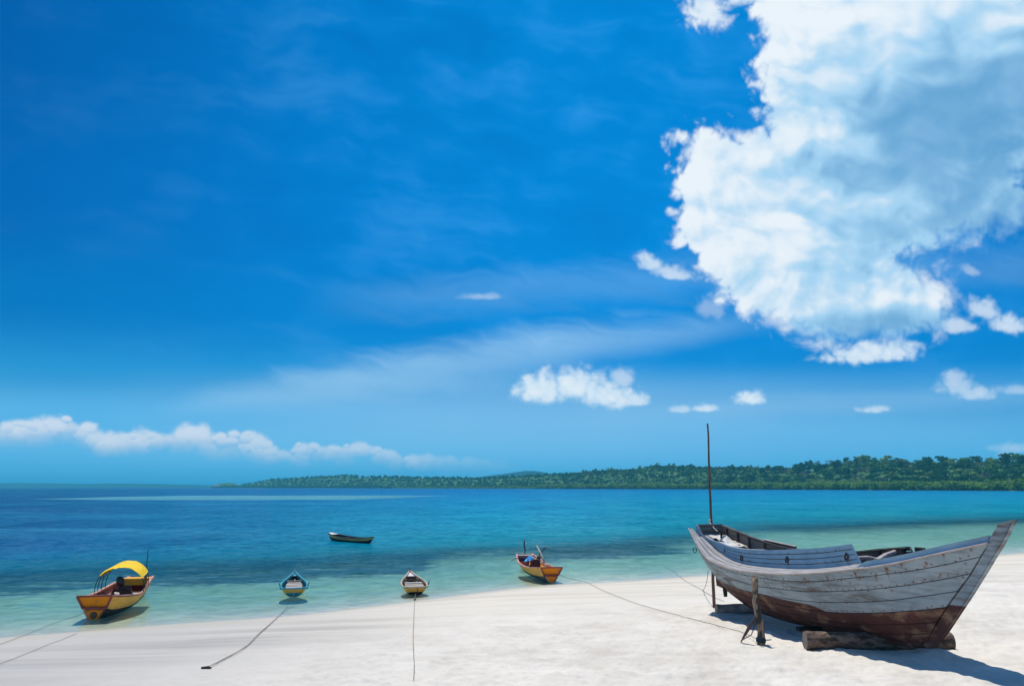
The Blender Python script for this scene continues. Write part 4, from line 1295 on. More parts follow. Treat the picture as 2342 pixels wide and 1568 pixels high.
# side decks of three long boards, rubbing strake, toe rail forward
for side in (1, -1):
    for k_ in range(3):
        da = np.linspace(-9.74, AL1 + .25, 120)[:, None]
        w = np.linspace(k_ / 3 + (.012 if k_ else 0), (k_ + 1) / 3 - .012, 3)[None, :]
        b0, b1 = hB(da) + .012, np.minimum(bW(da) + .03, hB(da) - .04)
        c0, c1 = hS(da) + .022, np.maximum(np.minimum(bL(da) + .01, hS(da) + .16), hS(da) + .03)
        c1 = np.where(da < -9.2, hS(da) + .05, c1)
        G = L3(da + 0 * w, (b0 + (b1 - b0) * w) * side, c0 + (c1 - c0) * w + .004 * pnoise(da * 2, w * 0 + k_, 3))
        V, Fq = sheet(G, np.array([0, 0, -.03]))
        mobj('side_deck_board', V, Fq if side > 0 else Fq[:, ::-1], deckwood, big)
    ra = np.linspace(-9.78, 1.95, 140)
    MB().tube(L3(ra, (hB(ra) + .018) * side, hS(ra) - .004), .021, 6).build('rubbing_strake', railwood, big, True)
    ta_ = np.linspace(AL1 - .1, 1.95, 60)[:, None]; w = np.linspace(0, 1, 3)[None, :]
    hgt_ = .135 * smooth(AL1 - .1, AL1 + .35, ta_) + .01
    G = L3(ta_ + 0 * w, (np.maximum(hB(ta_) - .012, .05) + 0 * w) * side, hS(ta_) + .012 + hgt_ * w)
    V, Fq = sheet(G, np.array([0, .03 * side, 0]))
    attr_obj(mobj('toe_rail', V, Fq if side > 0 else Fq[:, ::-1], BULW, big), lambda p: np.zeros((len(p), 3)))

# decks inside
def deck(name, a0, a1, cfun, bfun, n, mat):
    for k_ in range(n):
        s0, s1 = k_ / n + .006, (k_ + 1) / n - .006
        da = np.linspace(a0, a1, 16)[:, None]; w = np.linspace(s0, s1, 2)[None, :]
        bmax = bfun(da)
        G = L3(da + 0 * w, bmax * (1 - 2 * w), cfun(da) + 0 * w)
        V, Fq = sheet(G, np.array([0, 0, -.025])); mobj(name, V, Fq, mat, big)


sternc = lambda a: np.interp(a, [-9.45, -8.6, -7.7], [1.98, 1.72, 1.60])
deck('deck_plank', -9.4, -7.70, sternc, lambda a: bW(a) - .03, 7, deckwood)
MB().bar((-7.69, -(.52), 1.545), (-7.69, .52, 1.545), .05, .13).build('deck_beam', darkwood, big)
deck('floor_plank', -7.66, -1.35, lambda a: np.interp(a, [-7.7, -5, -1.3], [1.02, .95, 1.25]), lambda a: np.minimum(bW(a), .9) - .03, 8, greywood)
deck('foredeck_plank', -.75, 1.80, lambda a: hS(a) - .03, lambda a: np.maximum(hB(a) - .06, .02), 7, greywood)
MB().box((-.80, 0, 1.50), (.04, 1.56, .30)).build('hold_bulkhead', darkwood, big)
# rough beams lying across the open hold
for (q0, q1, wd) in (((1172, 866, .45), (1272, 814, -.78), .075), ((1060, 850, .35), (1180, 858, -.2), .06)):
    p0, p1 = onb(z1(q0[0], q0[1]), q0[2]), onb(z1(q1[0], q1[1]), q1[2])
    MB().tube([(p0[0], -p0[1], p0[2]), ((p0[0] + p1[0]) / 2, -(p0[1] + p1[1]) / 2, (p0[2] + p1[2]) / 2 + .03), (p1[0], -p1[1], p1[2])], [wd, wd * .9, wd * .8], 7, True, .1).build('hold_beam', railwood, big)
p0 = onb(z1(1415, 800), -.86)
MB().box((p0[0], -p0[1], p0[2] - .05), (.26, .10, .20)).build('bulwark_head', simple('mossy_wood', (.10, .105, .07), (.05, .05, .04), 6, .9), big)

# iron rings, the stern ring and the mooring post
for q in RINGS:
    r_ = MB().torus((0, 0, 0), .070, .016, (0, 1, 0), 18, 6, (1, .75)).build('mooring_ring', ruststeel, big, True)
    r_.location = (q[0], -(q[1] + .018), q[2])
    MB().box((q[0], -(q[1] + .012), q[2] + .075), (.05, .05, .05)).build('ring_staple', ruststeel, big)
q = onb(z1(147, 803), .70)
o = MB().torus((0, 0, 0), .085, .013, (1, .3, 0), 18, 6).build('stern_ring', ruststeel, big, True); o.location = (q[0], -q[1], q[2])
q = onb(z1(297, 752), .12); q2 = onb(z1(293, 702), .12)
MB().tube([(q[0], -q[1], q[2] - .05), (q[0], -q[1], q2[2])], .035, 8).bar((q[0] - .02, -q[1] - .13, q2[2] + .01), (q[0] + .02, -q[1] + .13, q2[2] + .01), .07, .06).build('mooring_post', ruststeel, big)
T_POST = BO + bf * q[0] + bn * q[1] + np.array([0, 0, q2[2] - .05])


def crumpled(name, mat, a0, a1, b0, b1, cfun, amp, seed, label, n=34):
    A_, B_ = np.meshgrid(np.linspace(a0, a1, n), np.linspace(b0, b1, n), indexing='ij')
    ed = .07 * pnoise(A_ * 4, B_ * 4, seed + 3)
    z = cfun(A_, B_) + amp * np.abs(fbm(A_ * 2.3, B_ * 2.3, 4, seed, .55)) + .012 * pnoise(A_ * 9, B_ * 9, seed + 1)
    G = np.stack([BO[0] + (A_ + ed) * bf[0] + (B_ + ed) * bn[0], BO[1] + (A_ + ed) * bf[1] + (B_ + ed) * bn[1], BO[2] + z], -1)
    V, Fq = sheet(G, np.array([0, 0, -.012]))
    o = mobj(name, V, Fq, mat, None, True)
    return tag(o, label, 'tarpaulin')


crumpled('tarpaulin', cloth, -9.15, -7.78, -.40, .22, lambda a, b: sternc(a) + .035 + .20 * np.exp(-((a + 8.45) / .30) ** 2 - ((b - .02) / .20) ** 2), .11, 5, 'cream tarpaulin crumpled on the stern deck of the big grey boat')
crumpled('tarpaulin', cloth2, -7.5, -5.4, -.35, .50, lambda a, b: np.interp(a, [-7.5, -6.5, -5.4], [1.50, 1.52, 1.50]) + 0 * b, .14, 9, 'pale blue sheet heaped in the open well amidships of the big grey boat')

# ------------------------------------------------------------------ what the boat stands on and leans against
endwood = simple('sawn_end', (.26, .215, .18), (.16, .13, .11), 14, .9, .5, 40)


def log(name, p, q, r, label, mat=logwood):
    p, q = np.array(p), np.array(q); n = 12
    o = empty(name, tuple((p + q) / 2))
    tag(o, label, 'log')
    pts = [tuple(p + (q - p) * s_ - (p + q) / 2 + np.array([0, rng.uniform(-.015, .015), rng.uniform(-.012, .012)])) for s_ in np.linspace(0, 1, n)]
    MB().tube(pts, [r * rng.uniform(.95, 1.05) for _ in range(n)], 16, False, .025).build('bark', mat, o, True)
    d = (q - p) / np.linalg.norm(q - p)
    for e, sg in ((pts[0], 1), (pts[-1], -1)):
        e = np.array(e)
        MB().tube([tuple(e - sg * d * .004), tuple(e + sg * d * .02)], r * .97, 16).build('sawn_end', endwood, o)
    return o


lp = plane_at(*z1(766, 1310), .72 + .16); lq = plane_at(*z1(1592, 1318), .72 + .16)
lq = np.array([lq[0], lq[1], lp[2]])
log('log', lp, lq, .215, 'thick log lying under the bow of the big grey boat')
lp = plane_at(*z1(268, 1134), .66 + .10); lq = lp + np.array([2.3, .15, 0])
log('log', lp, lq, .145, 'thinner pale ended log lying under the stern of the big grey boat', simple('pale_log', (.40, .35, .32), (.17, .13, .11), 4, .9, .6, 16))
bp0 = plane_at(*z1(726, 1246), .80); bp1 = bp0 + np.array([1.9, .1, .02])
tag(MB().bar(tuple(bp0), tuple(bp1), .26, .09).build('plank_block', darkwood), 'dark board wedged above the bow log under the red bottom', 'board')

# tall pole behind the stern
pb_ = np.array([6.98, 28.9, 0]); pb_[2] = float(gh(pb_[0], pb_[1]))
pt_ = np.array([0, 0, CAM_H]) + ray(1618.5, 968) * (28.75 / ray(1618.5, 968)[1])
n = 15; pts = [tuple(pb_ + (pt_ - pb_) * s_ + np.array([rng.uniform(-.012, .012), rng.uniform(-.01, .01), -.3 * (s_ == 0)])) for s_ in np.linspace(0, 1, n)]
polewood = simple('reddish_pole_bark', (.17, .10, .075), (.085, .05, .04), 3, .9, .4, 20, (3, 3, 1))
tag(MB().tube(pts, [.058 - .028 * (i / (n - 1)) for i in range(n)], 8).build('pole', polewood, None, True), 'tall thin wooden pole standing behind the stern of the big grey boat', 'pole')
lash = np.array([0, 0, CAM_H]) + ray(1622.5, 1193) * (28.75 / ray(1622.5, 1193)[1])

# peeled prop post by the near side
q0 = on_sand(1741, 1476); q1 = np.array([0, 0, CAM_H]) + ray(1725, 1320) * ((q0[1] + .28) / ray(1725, 1320)[1])
pst = empty('prop_post', tuple(q0)); tag(pst, 'short peeling prop post standing in the sand beside the big grey boat', 'post')
t = NT('peeling_bark'); o_ = t.obj()
f1 = t.noise(t.vmap(o_, (7, 7, 2.2)), 1.0, 5, .6); f2 = t.noise(o_, 14, 5, .6)
c = t.mix(t.rng(f1, .46, .53), (.050, .048, .044), (.36, .235, .145)); c = t.mix(t.rng(f1, .60, .66), c, (.17, .13, .10)); c = t.mix(t.rng(f2, .55, .75, 0, .7), c, (.06, .08, .07))
peel = t.done(t.bsdf(c, .85, t.bump(t.math('ADD', f1, f2), .5, .012), .2))
n = 12; dl = q1 - q0
pts = [tuple(dl * s_ + np.array([.035 * math.sin(s_ * 7), .02 * math.cos(s_ * 5), -.25 * (s_ == 0)])) for s_ in np.linspace(0, 1, n)]
MB().tube(pts, [.105, .098, .09, .088, .10, .092, .085, .083, .085, .08, .078, .082], 12, True, .05).build('trunk', peel, pst, True)
ropem = simple('green_blue_rope', (.035, .075, .085), (.02, .04, .05), 30, .8, .5, 80)
for k_ in range(4):
    r_ = MB().torus((0, 0, 0), .112, .014, (.05, 0, 1), 18, 6).build('rope_turn', ropem, pst, True); r_.location = (dl[0] * .08, 0, .10 + .028 * k_)
MB().tube([(.09, -.06, .15), (.17, -.09, .16), (.24, -.10, .17)], [.014, .013, .012], 6).build('rope_end', ropem, pst)
s0 = on_sand(1694, 1468); s1 = np.array([0, 0, CAM_H]) + ray(1728, 1408) * ((q0[1] - .05) / ray(1728, 1408)[1])
stk = empty('stake', tuple(s0)); tag(stk, 'dark pointed stake leaning against the peeling prop post', 'stake')
d_ = s1 - s0
MB().tube([tuple(d_ * s_) for s_ in (0, .25, .55, .75, 1)], [.012, .034, .046, .036, .018], 8).build('shaft', simple('stained_stake', (.10, .06, .05), (.05, .05, .06), 9, .8), stk, True)
MB().tube([tuple(d_ * .12 + np.array([.02, -.02, 0])), tuple(d_ * .35 + np.array([.13, -.03, -.03])), tuple(d_ * .62 + np.array([.12, -.02, .0])), tuple(d_ * .82)], .013, 6).build('loop', simple('rust_wire', (.12, .045, .03), (.06, .03, .03), 9, .8), stk, True)


# ================================================================== the small boats
def sheet_part(name, G, off, mat, parent, flip=False, smooth_=True):
    V, Fq = sheet(G, np.array(off, float)); return mobj(name, V, Fq[:, ::-1] if flip else Fq, mat, parent, smooth_)


def paint(name, col, col2, dirt=(.10, .08, .06), rough=.6):
    t = NT(name); o = t.obj()
    a_ = t.noise(o, 2.2, 6, .6); b_ = t.noise(t.vmap(o, (2.5, .7, 6)), 2.0, 7, .68, .3); f_ = t.noise(o, 22, 5, .7)
    c = t.mix(t.rng(a_, .35, .65), col, col2)
    c = t.mix(t.rng(b_, .56, .76, 0, .65), c, dirt)
    c = t.mix(t.rng(f_, .60, .80, 0, .5), c, tuple(x * .45 for x in col))
    return t.done(t.bsdf(c, rough, t.bump(t.math('ADD', b_, t.math('MULTIPLY', f_, .5)), .3, .008), .3))


P = {'yellow': paint('yellow_ochre_paint', (.95, .50, .03), (.82, .40, .03)),
     'side_yellow': paint('faded_yellow_paint', (1.0, .41, .045), (.84, .33, .045)),
     'orange': paint('orange_paint', (1.0, .29, .004), (.92, .24, .005), (.22, .08, .03)),
     'maroon': paint('maroon_paint', (.36, .085, .055), (.24, .06, .045)),
     'pink': paint('faded_pink_rail', (.66, .33, .27), (.48, .20, .15), (.20, .08, .06)),
     'black': paint('tar_black', (.020, .020, .022), (.035, .032, .030), (.05, .045, .04)),
     'tar_grey': paint('grey_bottom_paint', (.085, .09, .095), (.05, .052, .055), (.12, .11, .10)),
     'teal': paint('teal_paint', (.03, .24, .27), (.02, .17, .20), (.10, .12, .10)),
     'cyan': paint('bright_blue_paint', (.020, .34, .46), (.02, .27, .38), (.08, .14, .16)),
     'violet': paint('violet_rail_paint', (.17, .10, .20), (.11, .08, .15)),
     'cream': paint('cream_wood', (.52, .42, .30), (.40, .31, .22), (.16, .12, .09)),
     'board': paint('pale_floor_board', (.60, .56, .52), (.47, .43, .40), (.20, .17, .15)),
     'ochre': paint('ochre_varnish', (.95, .45, .085), (.80, .36, .07), (.16, .09, .04)),
     'brown': paint('brown_wood', (.16, .085, .05), (.10, .055, .035)),
     'navy': paint('navy_paint', (.015, .025, .055), (.02, .035, .07), (.05, .05, .06)),
     'dull': paint('dull_yellow_grey', (.60, .40, .11), (.44, .32, .10), (.06, .05, .04)),
     'white': paint('chalk_white_paint', (.70, .68, .66), (.58, .56, .54), (.30, .26, .22)),
     'canopy': simple('yellow_canvas', (.83, .55, .010), (.74, .46, .010), 3.0, .75, .3, 9, bdist=.02),
     'steel': simple('brown_steel_hoop', (.09, .07, .05), (.05, .04, .035), 8, .6, .2, 40, metal=.3),
     'oil': simple('oily_black', (.014, .012, .013), (.03, .025, .024), 7, .45, .3, 30, spec=.5),
     'block': simple('rusty_engine_block', (.10, .065, .045), (.025, .02, .018), 9, .7, .6, 26),
     'red_engine': simple('dark_red_engine', (.085, .018, .026), (.045, .012, .02), 8, .6, .3, 26),
     'blue_sheet': simple('bright_blue_sheet', (.01, .36, .80), (.01, .26, .62), 6, .6, .6, 14, bdist=.03),
     'stick': simple('grey_stick', (.40, .35, .31), (.22, .18, .15), 8, .8, .3, 40),
     'rope': simple('pale_rope', (.58, .53, .42), (.40, .36, .28), 30, .8, .4, 80),
     'drope': simple('dark_rope', (.24, .22, .19), (.14, .125, .11), 30, .8, .4, 80)}


class Boat:
    """hull in its own frame: y from the near end (0) to the far end (L), x to the right, z up from the keel"""
    def __init__(self, name, loc, heading, L, hb, sheer, keel, q, label, group=None, rake0=0.0, rake1=0.0, roll=0.0, pitch=0.0):
        self.o = empty(name, loc, -heading, pitch, roll)
        tag(self.o, label, 'boat', group)
        self.L, self.hb, self.zs, self.zk, self.q = L, pchip(*hb), pchip(*sheer), pchip(*keel), q
        self.r0, self.r1 = rake0, rake1

    def pt(self, s, t, side=1, inset=0.0):
        s = np.asarray(s, float); t = np.asarray(t, float)
        zk, zs = self.zk(s), self.zs(s)
        z = zk + (zs - zk) * t
        b = np.maximum(self.hb(s) * np.maximum(t, 1e-4) ** self.q - inset, 0)
        y = s * self.L - self.r0 * np.clip(1 - s / .25, 0, 1) ** 1.5 * t + self.r1 * np.clip((s - .75) / .25, 0, 1) ** 1.5 * t
        return np.stack(np.broadcast_arrays(b * side, y, z), -1)

    def shell(self, name, t0, t1, mat, n=40, m=6, th=.035, out=0.0):
        for side in (1, -1):
            s_, t_ = np.meshgrid(np.linspace(0, 1, n), np.linspace(t0, t1, m), indexing='ij')
            G = self.pt(s_, t_, side, -out)
            sheet_part(name, G, (-side * th, 0, 0), mat, self.o, side < 0)

    def floor(self, mat, t=.10, name='hull_floor'):
        s_, w = np.meshgrid(np.linspace(.02, .98, 30), np.linspace(-1, 1, 5), indexing='ij')
        P_ = self.pt(s_, t + 0 * s_, 1, .03); P_[..., 0] *= w
        sheet_part(name, P_, (0, 0, -.02), mat, self.o)

    def rail(self, name, r, mat, s0=0.0, s1=1.0, dz=0.0, dx=0.0, t=1.0, sq=None):
        for side in (1, -1):
            s_ = np.linspace(s0, s1, 44)
            p = self.pt(s_, t + 0 * s_, side, -dx) + np.array([0, 0, dz])
            if sq:                                      # flat board rail sq = (width, thickness)
                w = np.linspace(0, 1, 3)
                G = np.stack([p - np.array([side * sq[0] * k_, 0, 0]) for k_ in w], 1)
                sheet_part(name, G, (0, 0, -sq[1]), mat, self.o, side < 0)
            else:
                MB().tube(p, r, 7).build(name, mat, self.o, True)

    def cap(self, name, s, mat, th=.04, t0=0.0, t1=1.0, n=7):
        t_ = np.linspace(t0, t1, n); r_ = self.pt(s + 0 * t_, t_, 1, .01); l_ = r_ * np.array([-1, 1, 1])
        w = np.linspace(0, 1, 4)[None, :, None]
        G = l_[:, None] + (r_ - l_)[:, None] * w
        return sheet_part(name, G, (0, th if s < .5 else -th, 0), mat, self.o, False, False)

    def board(self, name, s, z, mat, width=.22, th=.03, over=-.04, tilt=0.0, ln=1.0, dx=0.0):
        hw = max(.05, float(np.interp(z, [self.zk(s), self.zs(s)], [0, 1])) ** self.q * float(self.hb(s)) + over) * ln
        return MB().box((dx, s * self.L, z), (2 * hw, width, th), 0, 0, tilt).build(name, mat, self.o)

    def rib(self, name, s, mat, t0=.12, t1=.97, w=.05, d=.045):
        for side in (1, -1):
            t_ = np.linspace(t0, t1, 6); p = self.pt(s + 0 * t_, t_, side, .035 + d * .5)
            MB().tube(p, d * .6, 5).build(name, mat, self.o)


def rope(name, pts, r, mat, label, sub=6, wob=.02):
    """rope lying through points (world), softened between them"""
    P_ = np.array(pts, float); k_ = np.arange(len(P_)); kk = np.linspace(0, len(P_) - 1, (len(P_) - 1) * sub + 1)
    C_ = np.stack([pchip(k_, P_[:, i])(kk) if len(P_) > 2 else np.interp(kk, k_, P_[:, i]) for i in range(3)], -1)
    C_[1:-1, :2] += rng.normal(0, wob, (len(C_) - 2, 2))
    C_[:, 2] = np.maximum(C_[:, 2], gh(C_[:, 0], C_[:, 1]) + sand_relief(C_[:, 0], C_[:, 1]) + r * .9)   # lies on the sand
    o = MB().tube([tuple(p) for p in C_], r, 6).build(name, mat, None, True)
    return tag(o, label, 'rope')


def at_sand(*pts, lift=.012):
    return [tuple(on_sand(x, y, lift) + np.array([0, 0, lift])) for x, y in pts]


def local(b, x, y, z):
    """world position of a point of boat b"""
    M = Matrix.Translation(b.o.location) @ b.o.rotation_euler.to_matrix().to_4x4()
    return tuple(M @ Vector((x, y, z)))


def fan_end(b, hw_top, z_ledge, hw_ledge, hw_foot, z_foot, z_top):
    """the painted near end of the two big open boats: a wide raked panel over a ledge and a narrow lower panel"""
    o = b.o; y0 = -b.r0
    fy = lambda z: float(np.interp(z, [0, z_ledge, z_top], [-.02, y0 * .5, y0]))
    up = [(-hw_top, fy(z_top) - .03, z_top), (hw_top, fy(z_top) - .03, z_top), (hw_ledge * 1.02, fy(z_ledge) - .03, z_ledge + .02), (-hw_ledge * 1.02, fy(z_ledge) - .03, z_ledge + .02)]
    MB().prism(up, (0, .05, 0)).build('upper_panel', P['orange'], o)
    n = 7; t_ = np.linspace(0, 1, n); hw = hw_ledge * .93 + (hw_foot - hw_ledge * .93) * (t_ ** .75); zz = z_ledge + (z_foot - z_ledge) * t_
    yy = fy(z_ledge) - .10 - .02 * np.sin(t_ * 3.1)
    lowp = [(-h, y, z) for h, y, z in zip(hw, yy, zz)] + [(h, y, z) for h, y, z in zip(hw[::-1], yy[::-1], zz[::-1])]
    MB().prism(lowp, (0, .22, 0)).build('lower_panel', P['orange'], o)
    MB().tube([(-hw_ledge * 1.12, fy(z_ledge) - .09, z_ledge + .05), (-hw_ledge * .6, fy(z_ledge) - .13, z_ledge + .005), (0, fy(z_ledge) - .14, z_ledge + .03), (hw_ledge * .55, fy(z_ledge) - .13, z_ledge - .005), (hw_ledge * 1.12, fy(z_ledge) - .08, z_ledge + .05)],
              [.045, .05, .055, .05, .045], 8).build('ledge', P['maroon'], o, True)
    # maroon framing: top edge, both slanting edges
    MB().bar((-hw_top - .03, fy(z_top) - .035, z_top + .02), (hw_top + .03, fy(z_top) - .035, z_top + .02), .075, .06).build('top_board', P['maroon'], o)
    for sd in (1, -1):
        MB().bar((sd * hw_top, fy(z_top) - .04, z_top), (sd * hw_ledge * 1.02, fy(z_ledge) - .04, z_ledge), .05, .075, (1, 0, 0)).build('edge_board', P['maroon'], o)
        MB().bar((sd * hw_ledge * .93, fy(z_ledge) - .11, z_ledge - .02), (sd * hw_foot, fy(z_ledge) - .10, z_foot), .05, .05, (1, 0, 0)).build('lower_edge', P['pink'] if sd < 0 else P['maroon'], o)
    return fy


# ---------------- the canopied boat at the left
g = on_sand(214, 1424)
yb = Boat('motor_boat', (g[0], g[1] + .10, float(gh(g[0], g[1])) + .03), -.197, 6.25,
          ([0, .16, .39, .60, .76, .91, 1], [.55, .76, .89, .82, .68, .57, .50]), ([0, .16, .39, .60, .76, .91, 1], [.92, .80, .70, .80, .93, 1.00, 1.04]), ([0, .06, .2, .7, .9, 1], [.16, .05, .0, .0, .08, .28]), .42,
          'yellow open boat with an arched yellow canopy lying at the water edge on the left', 'motor boats with orange ends', .30, .12, 0, math.radians(-1.2))
yb.shell('hull_side', .40, 1.0, P['side_yellow']); yb.shell('hull_bottom', .0, .40, P['black'], 40, 6)
yb.shell('rub_band', .93, 1.0, P['maroon'], 40, 2, .02, .022)
yb.floor(P['brown'], .14)
yb.rail('gunwale', .0, P['pink'], 0, 1, .025, .03, 1.0, (.11, .035))
yb.cap('far_transom', 1.0, P['maroon'])
yb.cap('near_bulkhead', 0.0, P['brown'], .03, 0, .98)
fan_end(yb, .57, .47, .37, .15, .10, .90)
MB().ball((0, -.27, .26), (.13, .05, .12), 12, 8).build('worn_patch', P['brown'], yb.o, True)
for s_ in np.linspace(.06, .50, 9): yb.rib('rib', s_, P['maroon'])
yb.shell('inner_lining', .25, .93, P['maroon'], 30, 4, .012, -.042)
for s_, z_, w_ in ((.13, .42, .30), (.20, .38, .26), (.27, .36, .26)): yb.board('floor_board', s_, z_, P['board'], w_, .03, -.10)
yb.board('thwart', .33, .52, P['ochre'], .12)
for s_, z_ in ((.60, .56), (.645, .565), (.69, .57)): yb.board('seat_board', s_, z_, P['board'], .24, .03)
bx = MB().box((0, yb.L * .895, .88), (1.10, .06, .26)).build('bench_front', P['yellow'], yb.o)
yb.board('bench_top', .945, 1.015, P['yellow'], .60, .035, .02)
# a small yellow frame beside the engine
MB().bar((.36, .485 * yb.L, .45), (.36, .485 * yb.L, .72), .04, .04).bar((.36, .485 * yb.L, .72), (.68, .50 * yb.L, .70), .045, .045).bar((.68, .50 * yb.L, .45), (.68, .50 * yb.L, .70), .04, .04).build('yellow_frame', P['yellow'], yb.o)
# hoops and canopy
HS = (.46, .515, .575, .64)
def hoop(s_, th):
    hw = float(yb.hb(s_)) + .02; z0 = float(yb.zs(s_)); H_ = 1.0
    return (-hw * math.cos(th) * (1 + .06 * math.sin(th)), s_ * yb.L + .10 * math.sin(th), z0 + H_ * math.sin(th) ** .80)
for s_ in HS:
    MB().tube([hoop(s_, th) for th in np.linspace(0, math.pi, 26)], .017, 6).build('canopy_hoop', P['steel'], yb.o, True)
th0, th1 = math.radians(38), math.radians(150)
Tg = np.linspace(th0, th1, 40); Sg = np.linspace(HS[0] - .012, HS[-1] + .015, 22)
G = np.zeros((len(Tg), len(Sg), 3))
for i, th in enumerate(Tg):
    for j, s_ in enumerate(Sg):
        p = np.array(hoop(s_, th)); nrm_ = np.array([-math.cos(th), 0, math.sin(th)])
        sag = min(abs(s_ - h) for h in HS) * yb.L
        p += nrm_ * (.028 - .16 * sag * .6 * math.sin(th) ** .5) + .012 * pnoise(np.array(th * 5.0), np.array(s_ * 40.0), 7)
        if j in (0, len(Sg) - 1): p[2] -= .05 + .05 * abs(pnoise(np.array(th * 4.0), np.array(float(j)), 3)); p[1] += (-1 if j == 0 else 1) * .02
        G[i, j] = p
sheet_part('canopy', G, (0, 0, -.012), P['canopy'], yb.o)
for sd, th in ((-1, th0), (1, th1)):
    MB().tube([tuple(np.array(hoop(s_, th)) + np.array([0, 0, -.01])) for s_ in np.linspace(HS[0], HS[-1], 6)], .028, 6).build('canopy_hem', P['canopy'], yb.o, True)
    for k_ in range(4): MB().tube([hoop(HS[k_], th), tuple(np.array(hoop(HS[k_], th)) + np.array([sd * .03, .02, -.16]))], .010, 5).build('tie_cord', P['steel'], yb.o)
MB().tube([(.50, .78 * yb.L, .7), (.50, .78 * yb.L, 1.5), (.51, .78 * yb.L, 2.25)], [.022, .02, .016], 6).build('pole', P['steel'], yb.o)
# engine with its round cap, flywheel cover and exhaust
ey = .47 * yb.L
rot = Matrix.Rotation(math.radians(-24), 3, 'Y')
MB().ball((-.10, ey, 1.20), (.155, .15, .205), 14, 10, rot).build('engine_cap', P['oil'], yb.o, True)
MB().tube([(-.12, ey, .98), (-.05, ey, .86)], [.06, .08], 8).build('engine_neck', P['oil'], yb.o)
MB().box((.14, ey + .02, .84), (.40, .36, .34), .2, 0, .05, .86).box((.14, ey, 1.0), (.30, .26, .06), .2).box((.02, ey - .16, .80), (.12, .10, .22)).build('engine_block', P['block'], yb.o)
MB().box((.16, ey + .04, .60), (.46, .44, .26), .15, 0, 0, .9).build('engine_mount', P['oil'], yb.o)
MB().ball((.02, ey - .18, .52), (.26, .20, .20), 14, 9).build('flywheel_cover', P['oil'], yb.o, True)
MB().tube([(-.02, ey, .80), (-.30, ey - .02, .88), (-.36, ey - .03, .72), (-.16, ey - .10, .62)], [.05, .07, .08, .05], 8).build('exhaust_pipe', P['block'], yb.o, True)
MB().bar((-.34, ey - .12, .63), (-.02, ey - .20, .68), .035, .03).build('throttle_bar', P['board'], yb.o)
for o_e in list(yb.o.children):
    if o_e.name.split('.')[0] in ('engine_cap', 'engine_neck', 'engine_block', 'engine_mount', 'flywheel_cover', 'exhaust_pipe', 'throttle_bar'):
        for v_ in o_e.data.vertices: v_.co.x += .10; v_.co.z -= .06
rl = local(yb, .02, -.40, .53)
rope('rope', [local(yb, .28, .8, .80), local(yb, .14, -.10, .93), rl] + at_sand((120, 1426), (60, 1451), (0, 1474), (-60, 1496), (-140, 1530), lift=.02), .0065, P['drope'], 'dark mooring rope from the canopied boat straight down the sand to the left edge', 6, .01)
rope('rope', at_sand((176, 1448), (140, 1463), (105, 1476), (60, 1495), (0, 1518), (-60, 1540), (-120, 1566), lift=.016), .006, P['drope'], 'second dark rope on the sand below the canopied boat', 5, .006)

# ---------------- the orange boat right of the middle
g = plane_at(1259, 1330, 0)
ob = Boat('motor_boat', (g[0], g[1] - .1, -.10), math.atan2(-.16, .985), 7.3,
          ([0, .12, .3, .5, .7, .86, 1], [.50, .60, .70, .74, .72, .62, .46]), ([0, .15, .4, .65, .85, 1], [.82, .72, .60, .62, .78, .95]), ([0, .06, .2, .7, .9, 1], [.10, .02, .0, .0, .06, .20]), .42,
          'orange ended boat with poles and a dark red engine nosed onto the sand', 'motor boats with orange ends', .26, .10, 0, math.radians(-.6))
ob.shell('hull_side', .42, 1.0, P['side_yellow']); ob.shell('hull_bottom', .0, .42, P['tar_grey'], 40, 6)
ob.floor(P['board'], .16)
ob.rail('gunwale', 0, P['pink'], 0, 1, .022, .03, 1.0, (.10, .035))
ob.shell('inner_lining', .25, .93, P['side_yellow'], 30, 4, .012, -.042)
ob.cap('far_transom', 1.0, P['pink']); ob.cap('near_bulkhead', 0.0, P['brown'], .03, 0, .98)
fan_end(ob, .52, .42, .33, .14, .12, .80)
for s_ in (.06, .12, .18, .24, .30, .36): ob.rib('rib', s_, P['brown'])
for s_, z_ in ((.30, .34), (.37, .33), (.44, .33), (.52, .33), (.60, .34)): ob.board('floor_board', s_, z_, P['board'], .36, .03, -.10)
ob.board('stern_seat', .965, .90, P['white'], .34, .03, .0)
MB().box((0, .91 * ob.L, .70), (.98, .05, .22)).build('locker_front', P['navy'], ob.o)
ob.board('thwart', .26, .56, P['brown'], .14)
ey = .47 * ob.L
MB().box((-.10, ey, .66), (.46, .44, .46), .12, 0, 0, .94).box((-.10, ey, .91), (.30, .26, .05), .1).build('engine', P['red_engine'], ob.o)
MB().tube([(-.32, ey, .60), (-.44, ey, .60), (-.50, ey, .70), (-.50, ey, .94)], .035, 8).build('exhaust_pipe', P['oil'], ob.o, True)
MB().tube([(-.36, ey - .05, .64), (-.40, ey - .05, .38)], .035, 7).build('engine_foot', P['oil'], ob.o)
MB().tube([(-.10, .86 * ob.L, .80), (-.50, .84 * ob.L, .80), (-.80, .82 * ob.L, .80), (-1.02, .80 * ob.L, .68)], [.022, .022, .02, .018], 6).build('tiller', P['oil'], ob.o, True)
MB().box((.56, .80 * ob.L, .86), (.16, .30, .14), 0, 0, .2).build('outboard_bracket', P['oil'], ob.o)
MB().tube([(.50, .80 * ob.L, .80), (.66, .79 * ob.L, 1.10), (.92, .77 * ob.L, 1.42)], [.025, .03, .03], 6).build('engine_shaft', P['oil'], ob.o)
n = 16; A_, B_ = np.meshgrid(np.linspace(-.30, .30, n), np.linspace(-.28, .28, n), indexing='ij')
Z_ = .30 * np.exp(-(A_ / .24) ** 2 - (B_ / .22) ** 2) + .05 * np.abs(pnoise(A_ * 7, B_ * 7, 5))
